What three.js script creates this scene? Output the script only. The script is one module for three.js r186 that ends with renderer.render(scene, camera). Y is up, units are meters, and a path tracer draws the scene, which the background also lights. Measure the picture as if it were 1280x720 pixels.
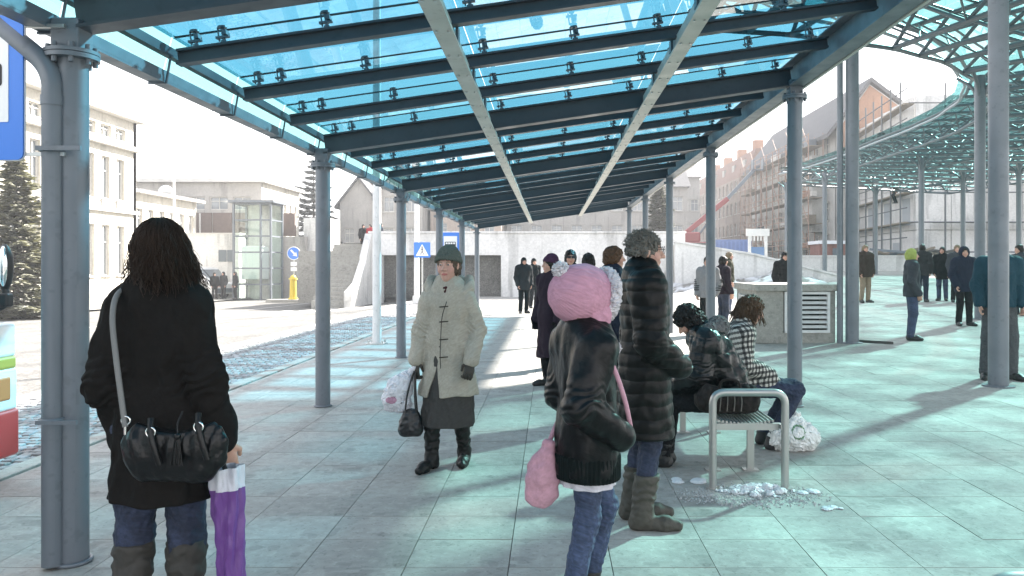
import * as THREE from 'three';
import { mergeGeometries } from 'three/addons/utils/BufferGeometryUtils.js';
import { RoundedBoxGeometry } from 'three/addons/geometries/RoundedBoxGeometry.js';
import { createNoise3D } from 'simplex-noise';

// ---------------------------------------------------------------- camera, sky, sun, exposure
const scene = new THREE.Scene();
const camera = new THREE.PerspectiveCamera(2 * Math.atan(0.36) * 180 / Math.PI, 1280 / 720, 0.05, 900);
camera.position.set(0, 1.52, 0);
camera.lookAt(0, 1.52, -10);
camera.setViewOffset(1280, 720, -48, 29, 1280, 720);
const renderer = new THREE.WebGLRenderer({ antialias: true });
renderer.toneMapping = THREE.LinearToneMapping;
renderer.toneMappingExposure = 5.3;
renderer.shadowMap.enabled = true;

const SUN = new THREE.Vector3(Math.cos(0.6) * Math.SQRT1_2, Math.sin(0.6), -Math.cos(0.6) * Math.SQRT1_2).normalize();
{ // hazy bright late winter sky
  const W = 256, H = 128, d = new Float32Array(W * H * 4);
  for (let j = 0; j < H; j++) for (let i = 0; i < W; i++) {
    const lat = (j + 0.5) / H * Math.PI - Math.PI / 2, lon = (i + 0.5) / W * 2 * Math.PI;
    const v = new THREE.Vector3(-Math.cos(lat) * Math.cos(lon), Math.sin(lat), -Math.cos(lat) * Math.sin(lon));
    const up = Math.max(0, v.y), c = Math.max(0, v.dot(SUN));
    const h = Math.pow(1 - up, 2.5);
    const glow = 0.20 * Math.pow(c, 6) + 0.35 * Math.pow(c, 40);
    let r = 0.30 + 0.32 * h + glow, g = 0.325 + 0.285 * h + glow * 0.97, b = 0.385 + 0.205 * h + glow * 0.9;
    if (v.y < 0) { const t = Math.min(1, -v.y * 6); r += (0.16 - r) * t; g += (0.16 - g) * t; b += (0.16 - b) * t; }
    const k = (j * W + i) * 4; d[k] = r; d[k + 1] = g; d[k + 2] = b; d[k + 3] = 1;
  }
  const t = new THREE.DataTexture(d, W, H, THREE.RGBAFormat, THREE.FloatType);
  t.mapping = THREE.EquirectangularReflectionMapping; t.magFilter = THREE.LinearFilter; t.minFilter = THREE.LinearFilter; t.needsUpdate = true;
  scene.background = t; scene.environment = t;
}
const sun = new THREE.DirectionalLight(new THREE.Color(1, 0.95, 0.88), 5.0);
sun.position.copy(SUN).multiplyScalar(80).add(new THREE.Vector3(0, 0, -20));
sun.target.position.set(0, 0, -20);
sun.castShadow = true; sun.shadow.radius = 4;
Object.assign(sun.shadow.camera, { left: -45, right: 45, top: 45, bottom: -45, near: 1, far: 200 });
sun.shadow.mapSize.set(4096, 4096);
scene.add(sun, sun.target);

// ---------------------------------------------------------------- helpers
function rng(seed) { let a = seed >>> 0; return () => { a = (a + 0x6D2B79F5) | 0; let t = Math.imul(a ^ (a >>> 15), 1 | a); t = (t + Math.imul(t ^ (t >>> 7), 61 | t)) ^ t; return ((t ^ (t >>> 14)) >>> 0) / 4294967296; }; }
const n3 = createNoise3D(rng(11));
const V3 = (x, y, z) => new THREE.Vector3(x, y, z);
const clamp = (x, a = 0, b = 1) => Math.min(b, Math.max(a, x));
const lerp = (a, b, t) => a + (b - a) * t;
const smooth = (a, b, x) => { const t = clamp((x - a) / (b - a)); return t * t * (3 - 2 * t); };
const RGB = (r, g, b) => new THREE.Color().setRGB(r, g, b);
// the lie of the land: X to the right, D metres ahead of the camera
function land(X, D) {
  return 0.028 * Math.min(60, Math.max(0, D - 10)) * clamp((X - 2) / 8) - 0.0145 * Math.min(60, Math.max(0, D - 10)) * clamp((-X - 5) / 6);
}
const taken = {};
function numbered(n) { const k = taken[n] = (taken[n] ?? -1) + 1; return k ? `${n}_${String(k).padStart(3, '0')}` : n; }
function tag(o, label, category, group, kind) { o.userData.label = label; if (category) o.userData.category = category; if (group) o.userData.group = group; if (kind) o.userData.kind = kind; return o; }
function thing(name, label, category, [x, y, D] = [0, 0, 0], turn = 0, group) {
  const o = new THREE.Group(); o.name = numbered(name); scene.add(o); o.position.set(x, y, -D); o.rotation.y = turn;
  return tag(o, label, category, group);
}
function flat(g) { // plain non-indexed geometry, normals and uv in metres
  let q = g.index ? g.toNonIndexed() : g;
  if (!q.attributes.normal) q.computeVertexNormals();
  for (const k of Object.keys(q.attributes)) if (!['position', 'normal', 'uv', 'color'].includes(k)) q.deleteAttribute(k);
  return q;
}
function metric(g) {
  const p = g.attributes.position, n = g.attributes.normal, uv = new Float32Array(p.count * 2);
  for (let i = 0; i < p.count; i += 3) { // one projection axis per triangle
    let ax = 0, ay = 0, az = 0;
    for (let k = i; k < i + 3; k++) { ax += n.getX(k); ay += n.getY(k); az += n.getZ(k); }
    ax = Math.abs(ax); ay = Math.abs(ay); az = Math.abs(az);
    for (let k = i; k < i + 3; k++) {
      const x = p.getX(k), y = p.getY(k), z = p.getZ(k);
      if (ay >= ax && ay >= az) { uv[2 * k] = x; uv[2 * k + 1] = z; } else if (ax >= az) { uv[2 * k] = z; uv[2 * k + 1] = y; } else { uv[2 * k] = x; uv[2 * k + 1] = y; }
    }
  }
  g.setAttribute('uv', new THREE.BufferAttribute(uv, 2)); return g;
}
function merged(list) {
  const gs = list.map(flat);
  const col = gs.every(g => g.attributes.color);
  for (const g of gs) { if (!col) g.deleteAttribute('color'); if (!g.attributes.uv) g.setAttribute('uv', new THREE.BufferAttribute(new Float32Array(g.attributes.position.count * 2), 2)); }
  return gs.length > 1 ? mergeGeometries(gs) : gs[0];
}
function part(name, geos, material, parent = scene, keepUV = false) {
  let g = geos;
  if (Array.isArray(geos)) { g = merged(geos); if (!keepUV) metric(g); }
  const m = new THREE.Mesh(g, material); m.name = parent === scene ? numbered(name) : name; m.castShadow = m.receiveShadow = true; parent.add(m); return m;
}
function struct(name, geos, material, keepUV) { const m = part(name, geos, material, scene, keepUV); m.userData.kind = 'structure'; return m; }
function box(w, h, d, x = 0, y = 0, z = 0, ry = 0) { const g = new THREE.BoxGeometry(w, h, d); if (ry) g.rotateY(ry); return g.translate(x, y, z); }
function rbox(w, h, d, x = 0, y = 0, z = 0, r = 0.02, seg = 2) { return new RoundedBoxGeometry(w, h, d, seg, r).translate(x, y, z); }
function rod(a, b, r, r2 = r, seg = 10, open = false) { // a cylinder between two points
  const d = b.clone().sub(a), g = new THREE.CylinderGeometry(r2, r, d.length(), seg, 1, open);
  g.applyQuaternion(new THREE.Quaternion().setFromUnitVectors(V3(0, 1, 0), d.clone().normalize()));
  return g.translate((a.x + b.x) / 2, (a.y + b.y) / 2, (a.z + b.z) / 2);
}
function bar(a, b, w, h) { // a box section between two points, h upwards
  const d = b.clone().sub(a), g = new THREE.BoxGeometry(w, h, d.length()), m = new THREE.Matrix4().lookAt(b, a, V3(0, 1, 0));
  g.applyMatrix4(m); return g.translate((a.x + b.x) / 2, (a.y + b.y) / 2, (a.z + b.z) / 2);
}
function pipe(pts, r, seg = 40, rs = 10, closed = false, tension = 0.5) { return new THREE.TubeGeometry(new THREE.CatmullRomCurve3(pts, closed, 'catmullrom', tension), seg, r, rs, closed); }
function bent(pts, r, fillet, rs = 12) { // tube along straight runs with rounded corners
  const c = new THREE.CurvePath();
  let prev = pts[0];
  for (let i = 1; i < pts.length; i++) {
    if (i === pts.length - 1) { c.add(new THREE.LineCurve3(prev, pts[i])); break; }
    const a = pts[i].clone().add(pts[i - 1].clone().sub(pts[i]).setLength(fillet)), b = pts[i].clone().add(pts[i + 1].clone().sub(pts[i]).setLength(fillet));
    c.add(new THREE.LineCurve3(prev, a)); c.add(new THREE.QuadraticBezierCurve3(a, pts[i], b)); prev = b;
  }
  return new THREE.TubeGeometry(c, 24 * pts.length, r, rs, false);
}
function extrude(pts, depth, bevel = 0, holes = []) {
  const s = new THREE.Shape(pts.map(p => new THREE.Vector2(p[0], p[1])));
  for (const h of holes) s.holes.push(new THREE.Path(h.map(p => new THREE.Vector2(p[0], p[1]))));
  return new THREE.ExtrudeGeometry(s, { depth, bevelEnabled: bevel > 0, bevelThickness: bevel, bevelSize: bevel, bevelSegments: 2, curveSegments: 12 });
}
const rect = (x0, y0, x1, y1) => [[x0, y0], [x1, y0], [x1, y1], [x0, y1]];
function disc(r, h, x, y, z, seg = 24) { return new THREE.CylinderGeometry(r, r, h, seg).translate(x, y, z); }

// ---------------------------------------------------------------- procedural textures
function lattice(seed) { const r = rng(seed), t = new Float32Array(4096); for (let i = 0; i < 4096; i++) t[i] = r(); return t; }
function tileNoise(L, u, v, per) { // value noise that repeats every "per" cells over 0..1
  const x = u * per, y = v * per, xi = Math.floor(x), yi = Math.floor(y), fx = x - xi, fy = y - yi, sx = fx * fx * (3 - 2 * fx), sy = fy * fy * (3 - 2 * fy);
  const h = (a, b) => L[(((a % per + per) % per) * 131 + ((b % per + per) % per) * 517 + per * 7) & 4095];
  return lerp(lerp(h(xi, yi), h(xi + 1, yi), sx), lerp(h(xi, yi + 1), h(xi + 1, yi + 1), sx), sy);
}
function fbm(L, u, v, per, oct) { let s = 0, a = 0.5, n = 0; for (let o = 0; o < oct; o++) { s += a * tileNoise(L, u, v, per << o); n += a; a *= 0.55; } return s / n; }
function tex(size, fn, metres, srgb = true) {
  const d = new Uint8Array(size * size * 4);
  for (let j = 0; j < size; j++) for (let i = 0; i < size; i++) {
    const c = fn(i / size, j / size), k = (j * size + i) * 4;
    if (typeof c === 'number') d[k] = d[k + 1] = d[k + 2] = clamp(c) * 255; else { d[k] = clamp(c[0]) * 255; d[k + 1] = clamp(c[1]) * 255; d[k + 2] = clamp(c[2]) * 255; }
    d[k + 3] = 255;
  }
  const t = new THREE.DataTexture(d, size, size); t.wrapS = t.wrapT = THREE.RepeatWrapping; t.magFilter = THREE.LinearFilter; t.minFilter = THREE.LinearMipmapLinearFilter; t.generateMipmaps = true;
  if (srgb) t.colorSpace = THREE.SRGBColorSpace;
  t.repeat.set(1 / metres, 1 / metres); t.needsUpdate = true; return t;
}
const LA = lattice(5), LB = lattice(9), LC = lattice(23);
const texStone = tex(512, (u, v) => { const a = fbm(LA, u, v, 3, 4), b = fbm(LB, u, v, 48, 3), c = fbm(LC, u, v, 7, 3); const w = 0.89 + 0.07 * (a - 0.5) + 0.14 * (b - 0.5) - 0.05 * smooth(0.55, 0.75, c) - 0.10 * smooth(0.70, 0.80, fbm(LA, u, v, 150, 2)) + 0.05 * smooth(0.70, 0.8, fbm(LC, u, v, 110, 2)) - 0.07 * smooth(0.68, 0.71, fbm(LB, u, v, 23, 2)); return [w, w * 0.99, w * 0.97]; }, 2.3);
const texStoneBump = tex(512, (u, v) => 0.5 + 0.5 * (fbm(LB, u, v, 60, 3) - 0.5) + 0.5 * (fbm(LA, u, v, 9, 2) - 0.5), 1.1, false);
const texAsphalt = tex(512, (u, v) => { const a = fbm(LC, u, v, 4, 4), b = fbm(LA, u, v, 110, 2); const w = 0.72 + 0.3 * (a - 0.5) + 0.45 * (b - 0.5); return [w, w, w * 0.98]; }, 3.1);
const texPlaster = tex(512, (u, v) => { const a = fbm(LB, u, v, 3, 5), b = fbm(LC, u, v, 70, 2), st = fbm(LA, u, v * 0.12, 24, 2); const w = 0.88 + 0.2 * (a - 0.5) + 0.1 * (b - 0.5) - 0.10 * smooth(0.55, 0.8, st); return [w, w * 0.99, w * 0.975]; }, 4.7);
const texCloth = tex(256, (u, v) => 0.5 + 0.6 * (fbm(LA, u, v, 60, 2) - 0.5) + 0.4 * (fbm(LB, u, v, 14, 3) - 0.5), 0.35, false);
const texClothCol = tex(256, (u, v) => { const w = 0.9 + 0.12 * (fbm(LC, u, v, 60, 2) - 0.5) + 0.05 * (fbm(LA, u, v, 5, 3) - 0.5); return [w, w, w]; }, 0.6);
const texDenim = tex(256, (u, v) => { const w = 0.82 + 0.34 * (fbm(LC, u, v, 70, 2) - 0.5) + 0.5 * (fbm(LA, u, v, 5, 3) - 0.5); return [w, w, w * 1.02]; }, 0.42);
const texPaint = tex(256, (u, v) => { const w = 0.93 + 0.10 * (fbm(LA, u, v, 6, 4) - 0.5) - 0.06 * smooth(0.66, 0.8, fbm(LB, u, v, 30, 3)); return [w, w, w]; }, 1.3);
const texPaintRough = tex(256, (u, v) => 0.8 + 0.5 * (fbm(LC, u, v, 8, 4) - 0.5), 0.9, false);

function std(c, roughness = 0.8, extra = {}) { return new THREE.MeshStandardMaterial({ color: Array.isArray(c) ? RGB(...c) : c, roughness, ...extra }); }
function phys(c, roughness, extra = {}) { return new THREE.MeshPhysicalMaterial({ color: Array.isArray(c) ? RGB(...c) : c, roughness, ...extra }); }
const cloth = (c, rough = 0.9, extra = {}) => phys(c, rough, { map: texClothCol, bumpMap: texCloth, bumpScale: 0.0016, specularIntensity: 0.22, sheen: 0.1, sheenRoughness: 0.6, sheenColor: RGB(c[0] * 2, c[1] * 2, c[2] * 2), ...extra });
scene.fog = new THREE.FogExp2(0xf7f8fa, 0.0014);
const M = {
  steel: std([0.165, 0.185, 0.21], 0.55, { map: texPaint, roughnessMap: texPaintRough, metalness: 0.15 }),
  darkSteel: std([0.062, 0.065, 0.076], 0.55, { map: texPaint, roughnessMap: texPaintRough, metalness: 0.15 }),
  paleSteel: std([0.56, 0.55, 0.50], 0.6, { map: texPaint, roughnessMap: texPaintRough, metalness: 0.1 }),
  canopySteel: std([0.13, 0.15, 0.17], 0.5, { map: texPaint, roughnessMap: texPaintRough, metalness: 0.15 }),
  zinc: std([0.5, 0.51, 0.5], 0.42, { metalness: 0.8, roughnessMap: texPaintRough }),
  inox: std([0.40, 0.395, 0.38], 0.55, { metalness: 0.85, roughnessMap: texPaintRough }),
  fitting: std([0.10, 0.12, 0.14], 0.4, { metalness: 0.5 }),
  roofGlass: phys([0.095, 0.33, 0.455], 0.0, { transmission: 1, thickness: 0, ior: 1.85 }),
  tealGlass: phys([0.17, 0.385, 0.38], 0.0, { transmission: 1, thickness: 0, ior: 1.3 }),
  edgeGlass: phys([0.30, 0.60, 0.60], 0.0, { transmission: 1, thickness: 0, ior: 1.5 }),
  clearGlass: phys([0.86, 0.93, 0.91], 0.0, { transmission: 1, thickness: 0, ior: 1.5 }),
  pane: phys([0.20, 0.215, 0.225], 0.08, { ior: 1.7 }),
  concrete: std([0.40, 0.395, 0.375], 0.9, { map: texStone, bumpMap: texStoneBump, bumpScale: 0.004 }),
  paleConcrete: std([0.80, 0.81, 0.82], 0.9, { map: texPlaster, bumpMap: texStoneBump, bumpScale: 0.004 }),
  joint: std([0.34, 0.33, 0.315], 0.95, { map: texStone }),
  asphalt: std([0.27, 0.26, 0.25], 0.92, { map: texAsphalt, bumpMap: texStoneBump, bumpScale: 0.006 }),
  white: std([0.75, 0.75, 0.74], 0.7, { map: texPaint }),
  snow: std([0.62, 0.64, 0.66], 0.6, { bumpMap: texStoneBump, bumpScale: 0.01 }),
  black: std([0.015, 0.015, 0.016], 0.5),
  rubber: std([0.02, 0.02, 0.02], 0.85),
};
console.log('head done');
// ---------------------------------------------------------------- ground, plaza, road
function sheet(x0, x1, d0, d1, nx, nd, lift, hf = land) {
  const g = new THREE.PlaneGeometry(1, 1, nx, nd), p = g.attributes.position;
  for (let i = 0; i < p.count; i++) { const X = lerp(x0, x1, p.getX(i) + 0.5), D = lerp(d0, d1, p.getY(i) + 0.5); p.setXYZ(i, X, hf(X, D) + lift, -D); }
  g.computeVertexNormals(); return g;
}
struct('ground', [sheet(-260, 260, -60, 420, 130, 120, -0.16)], std([0.34, 0.335, 0.32], 0.95, { map: texAsphalt }));
struct('road', [sheet(-26, -6.06, -40, 110, 40, 100, -0.10)], M.asphalt);
const plaza = struct('plaza_paving', [sheet(-4.1, 40, -8, 60, 80, 80, -0.03)], M.joint);
{ // concrete slabs 0.52 x 0.41 m, laid in rows: the ones that show largest are pieces of their own
  const r = rng(3), SX = 0.52, SD = 0.41, mats = [];
  for (let i = 0; i < 6; i++) { const k = 0.92 + 0.032 * i; mats.push(std([0.435 * k, 0.422 * k, 0.404 * k], 0.8, { map: texStone, bumpMap: texStoneBump, bumpScale: 0.003 })); }
  const proto = new THREE.BoxGeometry(SX - 0.003, 0.04, SD - 0.003);
  { const p = proto.attributes.position; for (let i = 0; i < p.count; i++) if (p.getY(i) > 0) { p.setX(i, p.getX(i) * 0.997); p.setZ(i, p.getZ(i) * 0.996); } proto.computeVertexNormals(); }
  const variants = []; for (let i = 0; i < 8; i++) { const g = flat(proto.clone()); metric(g); const uv = g.attributes.uv, a = r() * 9, b = r() * 9; for (let k = 0; k < uv.count; k++) uv.setXY(k, uv.getX(k) + a, uv.getY(k) + b); variants.push(g); }
  const rest = [[], [], []]; let n = 0;
  for (let j = -10; j < 128; j++) for (let i = -9; i < 70; i++) {
    const X = 0.83 + (i + 0.5) * SX, D = 4.02 + (j + 0.5) * SD - 0.01;
    if (X < -3.9 || X > 36 || D > 54) continue;
    const px = 688 + 1000 * X / Math.max(D, 0.1), dz = (r() - 0.5) * 0.002, y = land(X, D) - 0.018 + dz, tx = (r() - 0.5) * 0.004, tz = (r() - 0.5) * 0.004, vi = Math.floor(r() * 8), mi = Math.floor(r() * 6);
    const seen = D > 3.55 && px > -60 && px < 1340;
    if (!seen && D > 3.5 && (px < -300 || px > 1600)) continue;
    if (D < -3) continue;
    const slopeX = (land(X + 0.3, D) - land(X - 0.3, D)) / 0.6, slopeD = (land(X, D + 0.3) - land(X, D - 0.3)) / 0.6;
    if (seen && D < 8.6 && n < 300) {
      const m = part('paving_slab', variants[vi], mats[mi], plaza); m.position.set(X, y, -D); m.rotation.set(tx + slopeD, 0, tz + slopeX); n++;
    } else {
      const g = variants[vi].clone(); g.rotateX(tx + slopeD); g.rotateZ(tz + slopeX); g.translate(X, y, -D); rest[mi >> 1].push(g);
    }
  }
  rest.forEach((list, i) => { const m = part('paving_slabs', mergeGeometries(list), mats[i * 2], plaza); m.userData.kind = 'stuff'; });
  console.log('slabs', n, rest.map(l => l.length).join(' '));
}
{ // strip of small granite setts along the kerb
  const bed = struct('sett_strip', [sheet(-6.0, -4.1, -8, 70, 6, 60, -0.075)], M.joint);
  const r = rng(8), g = new RoundedBoxGeometry(0.095, 0.06, 0.095, 1, 0.014);
  const m = new THREE.InstancedMesh(g, std([1, 1, 1], 0.8, { bumpMap: texStoneBump, bumpScale: 0.004 }), 18 * 420); m.name = 'granite_setts'; m.userData.kind = 'stuff'; m.castShadow = m.receiveShadow = true;
  const q = new THREE.Quaternion(), e = new THREE.Euler(), mat = new THREE.Matrix4(), c = new THREE.Color(); let k = 0;
  for (let j = 0; j < 420; j++) for (let i = 0; i < 18; i++) {
    const X = -4.16 - i * 0.104 + (r() - 0.5) * 0.012 + (j % 2) * 0.03, D = 1 + j * 0.106 + (r() - 0.5) * 0.012;
    q.setFromEuler(e.set((r() - 0.5) * 0.12, (r() - 0.5) * 0.15, (r() - 0.5) * 0.12));
    mat.compose(V3(X, land(X, D) - 0.045 + (r() - 0.5) * 0.012, -D), q, V3(0.93 + r() * 0.12, 1, 0.93 + r() * 0.12)); m.setMatrixAt(k, mat);
    const w = 0.16 + 0.15 * r(); m.setColorAt(k, c.setRGB(w, w * (0.97 + 0.05 * r()), w * (0.95 + 0.08 * r()))); k++;
  }
  bed.add(m);
  // edging stones between setts and slabs, and the pale kerb beside the carriageway
  const edging = struct('plaza_edging', [sheet(-4.12, -3.9, -8, 70, 1, 60, -0.07)], M.joint), kerb = struct('kerb', [sheet(-6.2, -5.98, -8, 80, 1, 60, -0.09)], M.joint);
  const eg = metric(flat(new RoundedBoxGeometry(0.17, 0.09, 0.985, 1, 0.008))), kg = metric(flat(new RoundedBoxGeometry(0.2, 0.2, 0.99, 1, 0.02))), km = std([0.52, 0.51, 0.49], 0.85, { map: texStone, bumpMap: texStoneBump, bumpScale: 0.004 });
  for (let j = 0; j < 62; j++) {
    const D = -2 + j, a = part('kerb_stone', kg, km, kerb); a.position.set(-6.1 + (r() - 0.5) * 0.008, land(-6.1, D) - 0.10 + (r() - 0.5) * 0.008, -D);
    if (j < 50) { const b = part('edging_stone', eg, M.concrete, edging); b.position.set(-3.995 + (r() - 0.5) * 0.006, land(-4, D) - 0.045 + (r() - 0.5) * 0.004, -D); }
  }
}
{ // the far pavement, traffic island and worn lane lines
  struct('far_pavement', [sheet(-34, -19.2, 20, 62, 20, 30, -0.02)], M.concrete);
  const paint = std([0.62, 0.62, 0.6], 0.85, { map: texStone });
  const lanes = [];
  for (let d = 4; d < 44; d += 6) lanes.push(sheet(-9.75, -9.62, d, d + 3, 2, 4, -0.094));
  lanes.push(sheet(-13.3, -13.18, 2, 44, 2, 30, -0.094));
  struct('road_marking', lanes, paint);
  const isl = struct('traffic_island', [new THREE.CylinderGeometry(1, 1.02, 0.16, 32).scale(2.6, 1, 0.8).translate(-13.6, land(-14, 45) - 0.02, -45.6)], M.concrete);
  const cross = [];
  for (let i = 0; i < 6; i++) cross.push(sheet(-11.4 + i * 0.9, -10.9 + i * 0.9, 31, 34.5, 2, 3, -0.093));
  struct('crossing_marking', cross, paint);
}
// ---------------------------------------------------------------- the glass roofed bus shelter
const XL = -2.44, XR = 2.62;
const beamBottom = X => 2.71 + 0.1447 * (X + 2.39);
const GLASS = 0.33;                      // glass above the underside of the main beams
{
  const S = thing('bus_shelter', 'long grey steel bus shelter with sloping blue glass roof on two rows of columns', 'bus shelter');
  const frames = []; for (let k = -1; k < 6; k++) frames.push(4.08 + 4.5 * k);
  const slope = Math.atan(0.1447);
  // columns: foot, shaft, collar flange with bolts, stub
  const boltGeo = metric(merged([new THREE.CylinderGeometry(0.013, 0.013, 0.10, 6)]));
  const col = (X, D) => {
    const top = beamBottom(X), fl = top - 0.13, c = part('column', [new THREE.CylinderGeometry(0.078, 0.078, fl, 28).translate(X, fl / 2, -D)], M.steel, S);
    part('flange', [disc(0.128, 0.022, X, fl - 0.0, -D, 32), disc(0.128, 0.018, X, fl + 0.024, -D, 32)], M.steel, c);
    for (let i = 0; i < (D < 14 ? 8 : 0); i++) { const a = i * Math.PI / 4 + 0.3, m = part('bolt', boltGeo, M.steel, c); m.position.set(X + 0.104 * Math.cos(a), fl + 0.012, -D + 0.104 * Math.sin(a)); }
    part('stub', [rbox(0.14, top - fl + 0.06, 0.14, X, fl + (top - fl + 0.06) / 2, -D, 0.01)], M.steel, c);
    part('foot_ring', [new THREE.TorusGeometry(0.086, 0.012, 6, 28).rotateX(Math.PI / 2).translate(X, 0.012, -D)], M.steel, c);
  };
  for (const D of frames.slice(1)) { col(XL, D); col(XR, D); }
  // main and secondary cross beams (I sections) with point fittings that carry the glass
  const fitX = [-2.3, -2.12, -1.45, -0.78, -0.52, 0.2, 0.86, 1.14, 1.85, 2.42];
  const fitGeo = (() => {
    const g = [rod(V3(0, 0, 0), V3(0, 0.105, 0), 0.011, 0.011, 8), rod(V3(-0.03, 0.02, 0), V3(-0.03, 0.112, 0), 0.006, 0.006, 6), box(0.085, 0.014, 0.03, -0.005, 0.045, 0), disc(0.03, 0.012, 0, 0.11, 0, 14), disc(0.022, 0.02, 0, 0.012, 0, 12), box(0.02, 0.03, 0.06, 0.02, 0.07, 0)];
    return metric(merged(g));
  })();
  const ibeam = (D, h, w, bottom, name, mat) => {
    const x0 = XL + 0.02, x1 = XR - 0.04, a = V3(x0, 0, -D), b = V3(x1, 0, -D), t = 0.016, mk = (yc, ww, hh) => { const p = a.clone(), q = b.clone(); p.y = beamBottom(x0) + yc; q.y = beamBottom(x1) + yc; return bar(p, q, ww, hh); };
    const m = part(name, [mk(bottom + t / 2, w, t), mk(bottom + h - t / 2, w, t), mk(bottom + h / 2, t * 0.8, h - 2 * t - 0.001)], mat, S);
    for (const X of fitX) { const f = part('glass_fitting', fitGeo, M.fitting, m); f.position.set(X, beamBottom(X) + bottom + h - 0.002, -D); f.rotation.z = slope; }
    return m;
  };
  for (const D of frames) {
    ibeam(D, 0.20, 0.14, 0, 'main_beam', M.darkSteel);
    if (D < 26) for (let k = 1; k < 4; k++) ibeam(D + k * 1.125, 0.10, 0.08, 0.11, 'cross_beam', M.darkSteel);
  }
  const D0 = frames[0] - 0.35, D1 = 26.58 + 0.45;
  // the two pale beams that run lengthwise below the cross beams
  for (const X of [-0.645, 1.0]) {
    const y = beamBottom(X), m = part('lengthwise_beam', [bar(V3(X, y - 0.033, -D0), V3(X, y - 0.033, -D1), 0.12, 0.014), bar(V3(X, y + 0.052, -D0), V3(X, y + 0.052, -D1), 0.014, 0.155)], M.paleSteel, S);
    const bolts = []; for (let D = D0 + 0.5; D < D1; D += 0.5625) for (const s of [-1, 1]) bolts.push(new THREE.CylinderGeometry(0.011, 0.011, 0.012, 6).translate(X + s * 0.035, y - 0.046, -D));
    part('beam_bolts', bolts, M.zinc, m).userData.kind = 'stuff';
    for (const D of frames) for (let k = 0; k < 4; k++) if (D + k * 1.125 < D1) part('hanger', [box(0.018, 0.10, 0.10, X - 0.03, y + 0.075, -(D + k * 1.125) - 0.1), box(0.018, 0.10, 0.10, X + 0.03, y + 0.075, -(D + k * 1.125) - 0.1)], M.fitting, m);
  }
  // edge rail, gutter and fascia on the low side
  part('edge_rail', [bar(V3(XL - 0.04, 2.90, -D0), V3(XL - 0.04, 2.90, -D1), 0.05, 0.06)], M.darkSteel, S);
  const gut = part('gutter', [bar(V3(XL - 0.12, 2.715, -D0), V3(XL - 0.12, 2.715, -D1), 0.10, 0.014), bar(V3(XL - 0.165, 2.755, -D0), V3(XL - 0.165, 2.755, -D1), 0.012, 0.065), bar(V3(XL - 0.075, 2.755, -D0), V3(XL - 0.075, 2.755, -D1), 0.012, 0.065)], M.steel, S);
  for (let D = frames[0]; D < D1; D += 1.125) part('gutter_bracket', [box(0.11, 0.012, 0.02, XL - 0.12, 2.701, -D), rod(V3(XL - 0.06, 2.70, -D), V3(XL - 0.03, 2.88, -D), 0.008, 0.008, 6)], M.fitting, gut);
  // high side channel
  const yr = beamBottom(XR);
  part('edge_beam', [bar(V3(XR + 0.0, yr - 0.004, -D0), V3(XR + 0.0, yr - 0.004, -D1), 0.16, 0.014), bar(V3(XR + 0.02, yr + 0.125, -D0), V3(XR + 0.02, yr + 0.125, -D1), 0.016, 0.24), bar(V3(XR, yr + 0.25, -D0), V3(XR, yr + 0.25, -D1), 0.16, 0.014)], M.steel, S);
  part('edge_trim', [bar(V3(XR + 0.10, yr + 0.005, -D0), V3(XR + 0.10, yr + 0.005, -D1), 0.03, 0.05)], M.paleSteel, S);
  // panes, three across, one per beam spacing, with open joints and a touch of unevenness
  const glassTones = [[0.088, 0.31, 0.43], [0.095, 0.33, 0.455], [0.108, 0.355, 0.475], [0.10, 0.34, 0.45]].map(c => phys(c, 0.0, { transmission: 1, thickness: 0, ior: 1.85 }));
  const r = rng(21), spans = [[XL - 0.07, -0.647], [-0.643, 0.998], [1.002, XR + 0.16]];
  for (const D of frames) for (let k = 0; k < 4; k++) {
    const d0 = D + k * 1.125 + 0.10, d1 = d0 + 1.115; if (d1 > D1 + 0.6) continue;
    for (const [xa, xb] of spans) {
      const xc = (xa + xb) / 2, g = new THREE.PlaneGeometry((xb - xa) / Math.cos(slope), d1 - d0);
      g.rotateX(-Math.PI / 2);
      const m = part('glass_pane', g, glassTones[Math.floor(r() * 4)], S); m.position.set(xc, beamBottom(xc) + GLASS, -(d0 + d1) / 2); m.rotation.set((r() - 0.5) * 0.006, 0, slope + (r() - 0.5) * 0.006);
    }
    const f = new THREE.PlaneGeometry(1.115, 0.27); f.rotateY(-Math.PI / 2); f.rotateZ(-0.25);
    const fp = part('fascia_pane', f, M.edgeGlass, S); fp.position.set(XL - 0.095, 2.915, -(d0 + d1) / 2);
    part('joint_seal', [bar(V3(XL - 0.05, beamBottom(XL - 0.05) + GLASS, -(d1 + 0.005)), V3(XR + 0.16, beamBottom(XR + 0.16) + GLASS, -(d1 + 0.005)), 0.009, 0.012)], M.black, S);
  }
  // rain pipe beside the nearest column
  const px = -2.46, pd = 4.0;
  const dp = part('rain_pipe', [bent([V3(-2.83, 2.80, -pd), V3(-2.80, 2.755, -pd), V3(px - 0.03, 2.50, -pd), V3(px - 0.03, 0.02, -pd)], 0.049, 0.10, 16)], M.steel, S);
  part('pipe_clamp', [new THREE.TorusGeometry(0.054, 0.008, 6, 24).rotateX(Math.PI / 2).translate(px - 0.03, 2.09, -pd), box(0.22, 0.022, 0.014, px + 0.06, 2.09, -pd + 0.098), disc(0.053, 0.05, px - 0.03, 2.34, -pd)], M.steel, dp);
  part('pipe_clamp', [new THREE.TorusGeometry(0.054, 0.008, 6, 24).rotateX(Math.PI / 2).translate(px - 0.03, 0.75, -pd), box(0.20, 0.02, 0.014, px + 0.05, 0.75, -pd + 0.098)], M.steel, dp);
}
console.log('shelter done');
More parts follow.
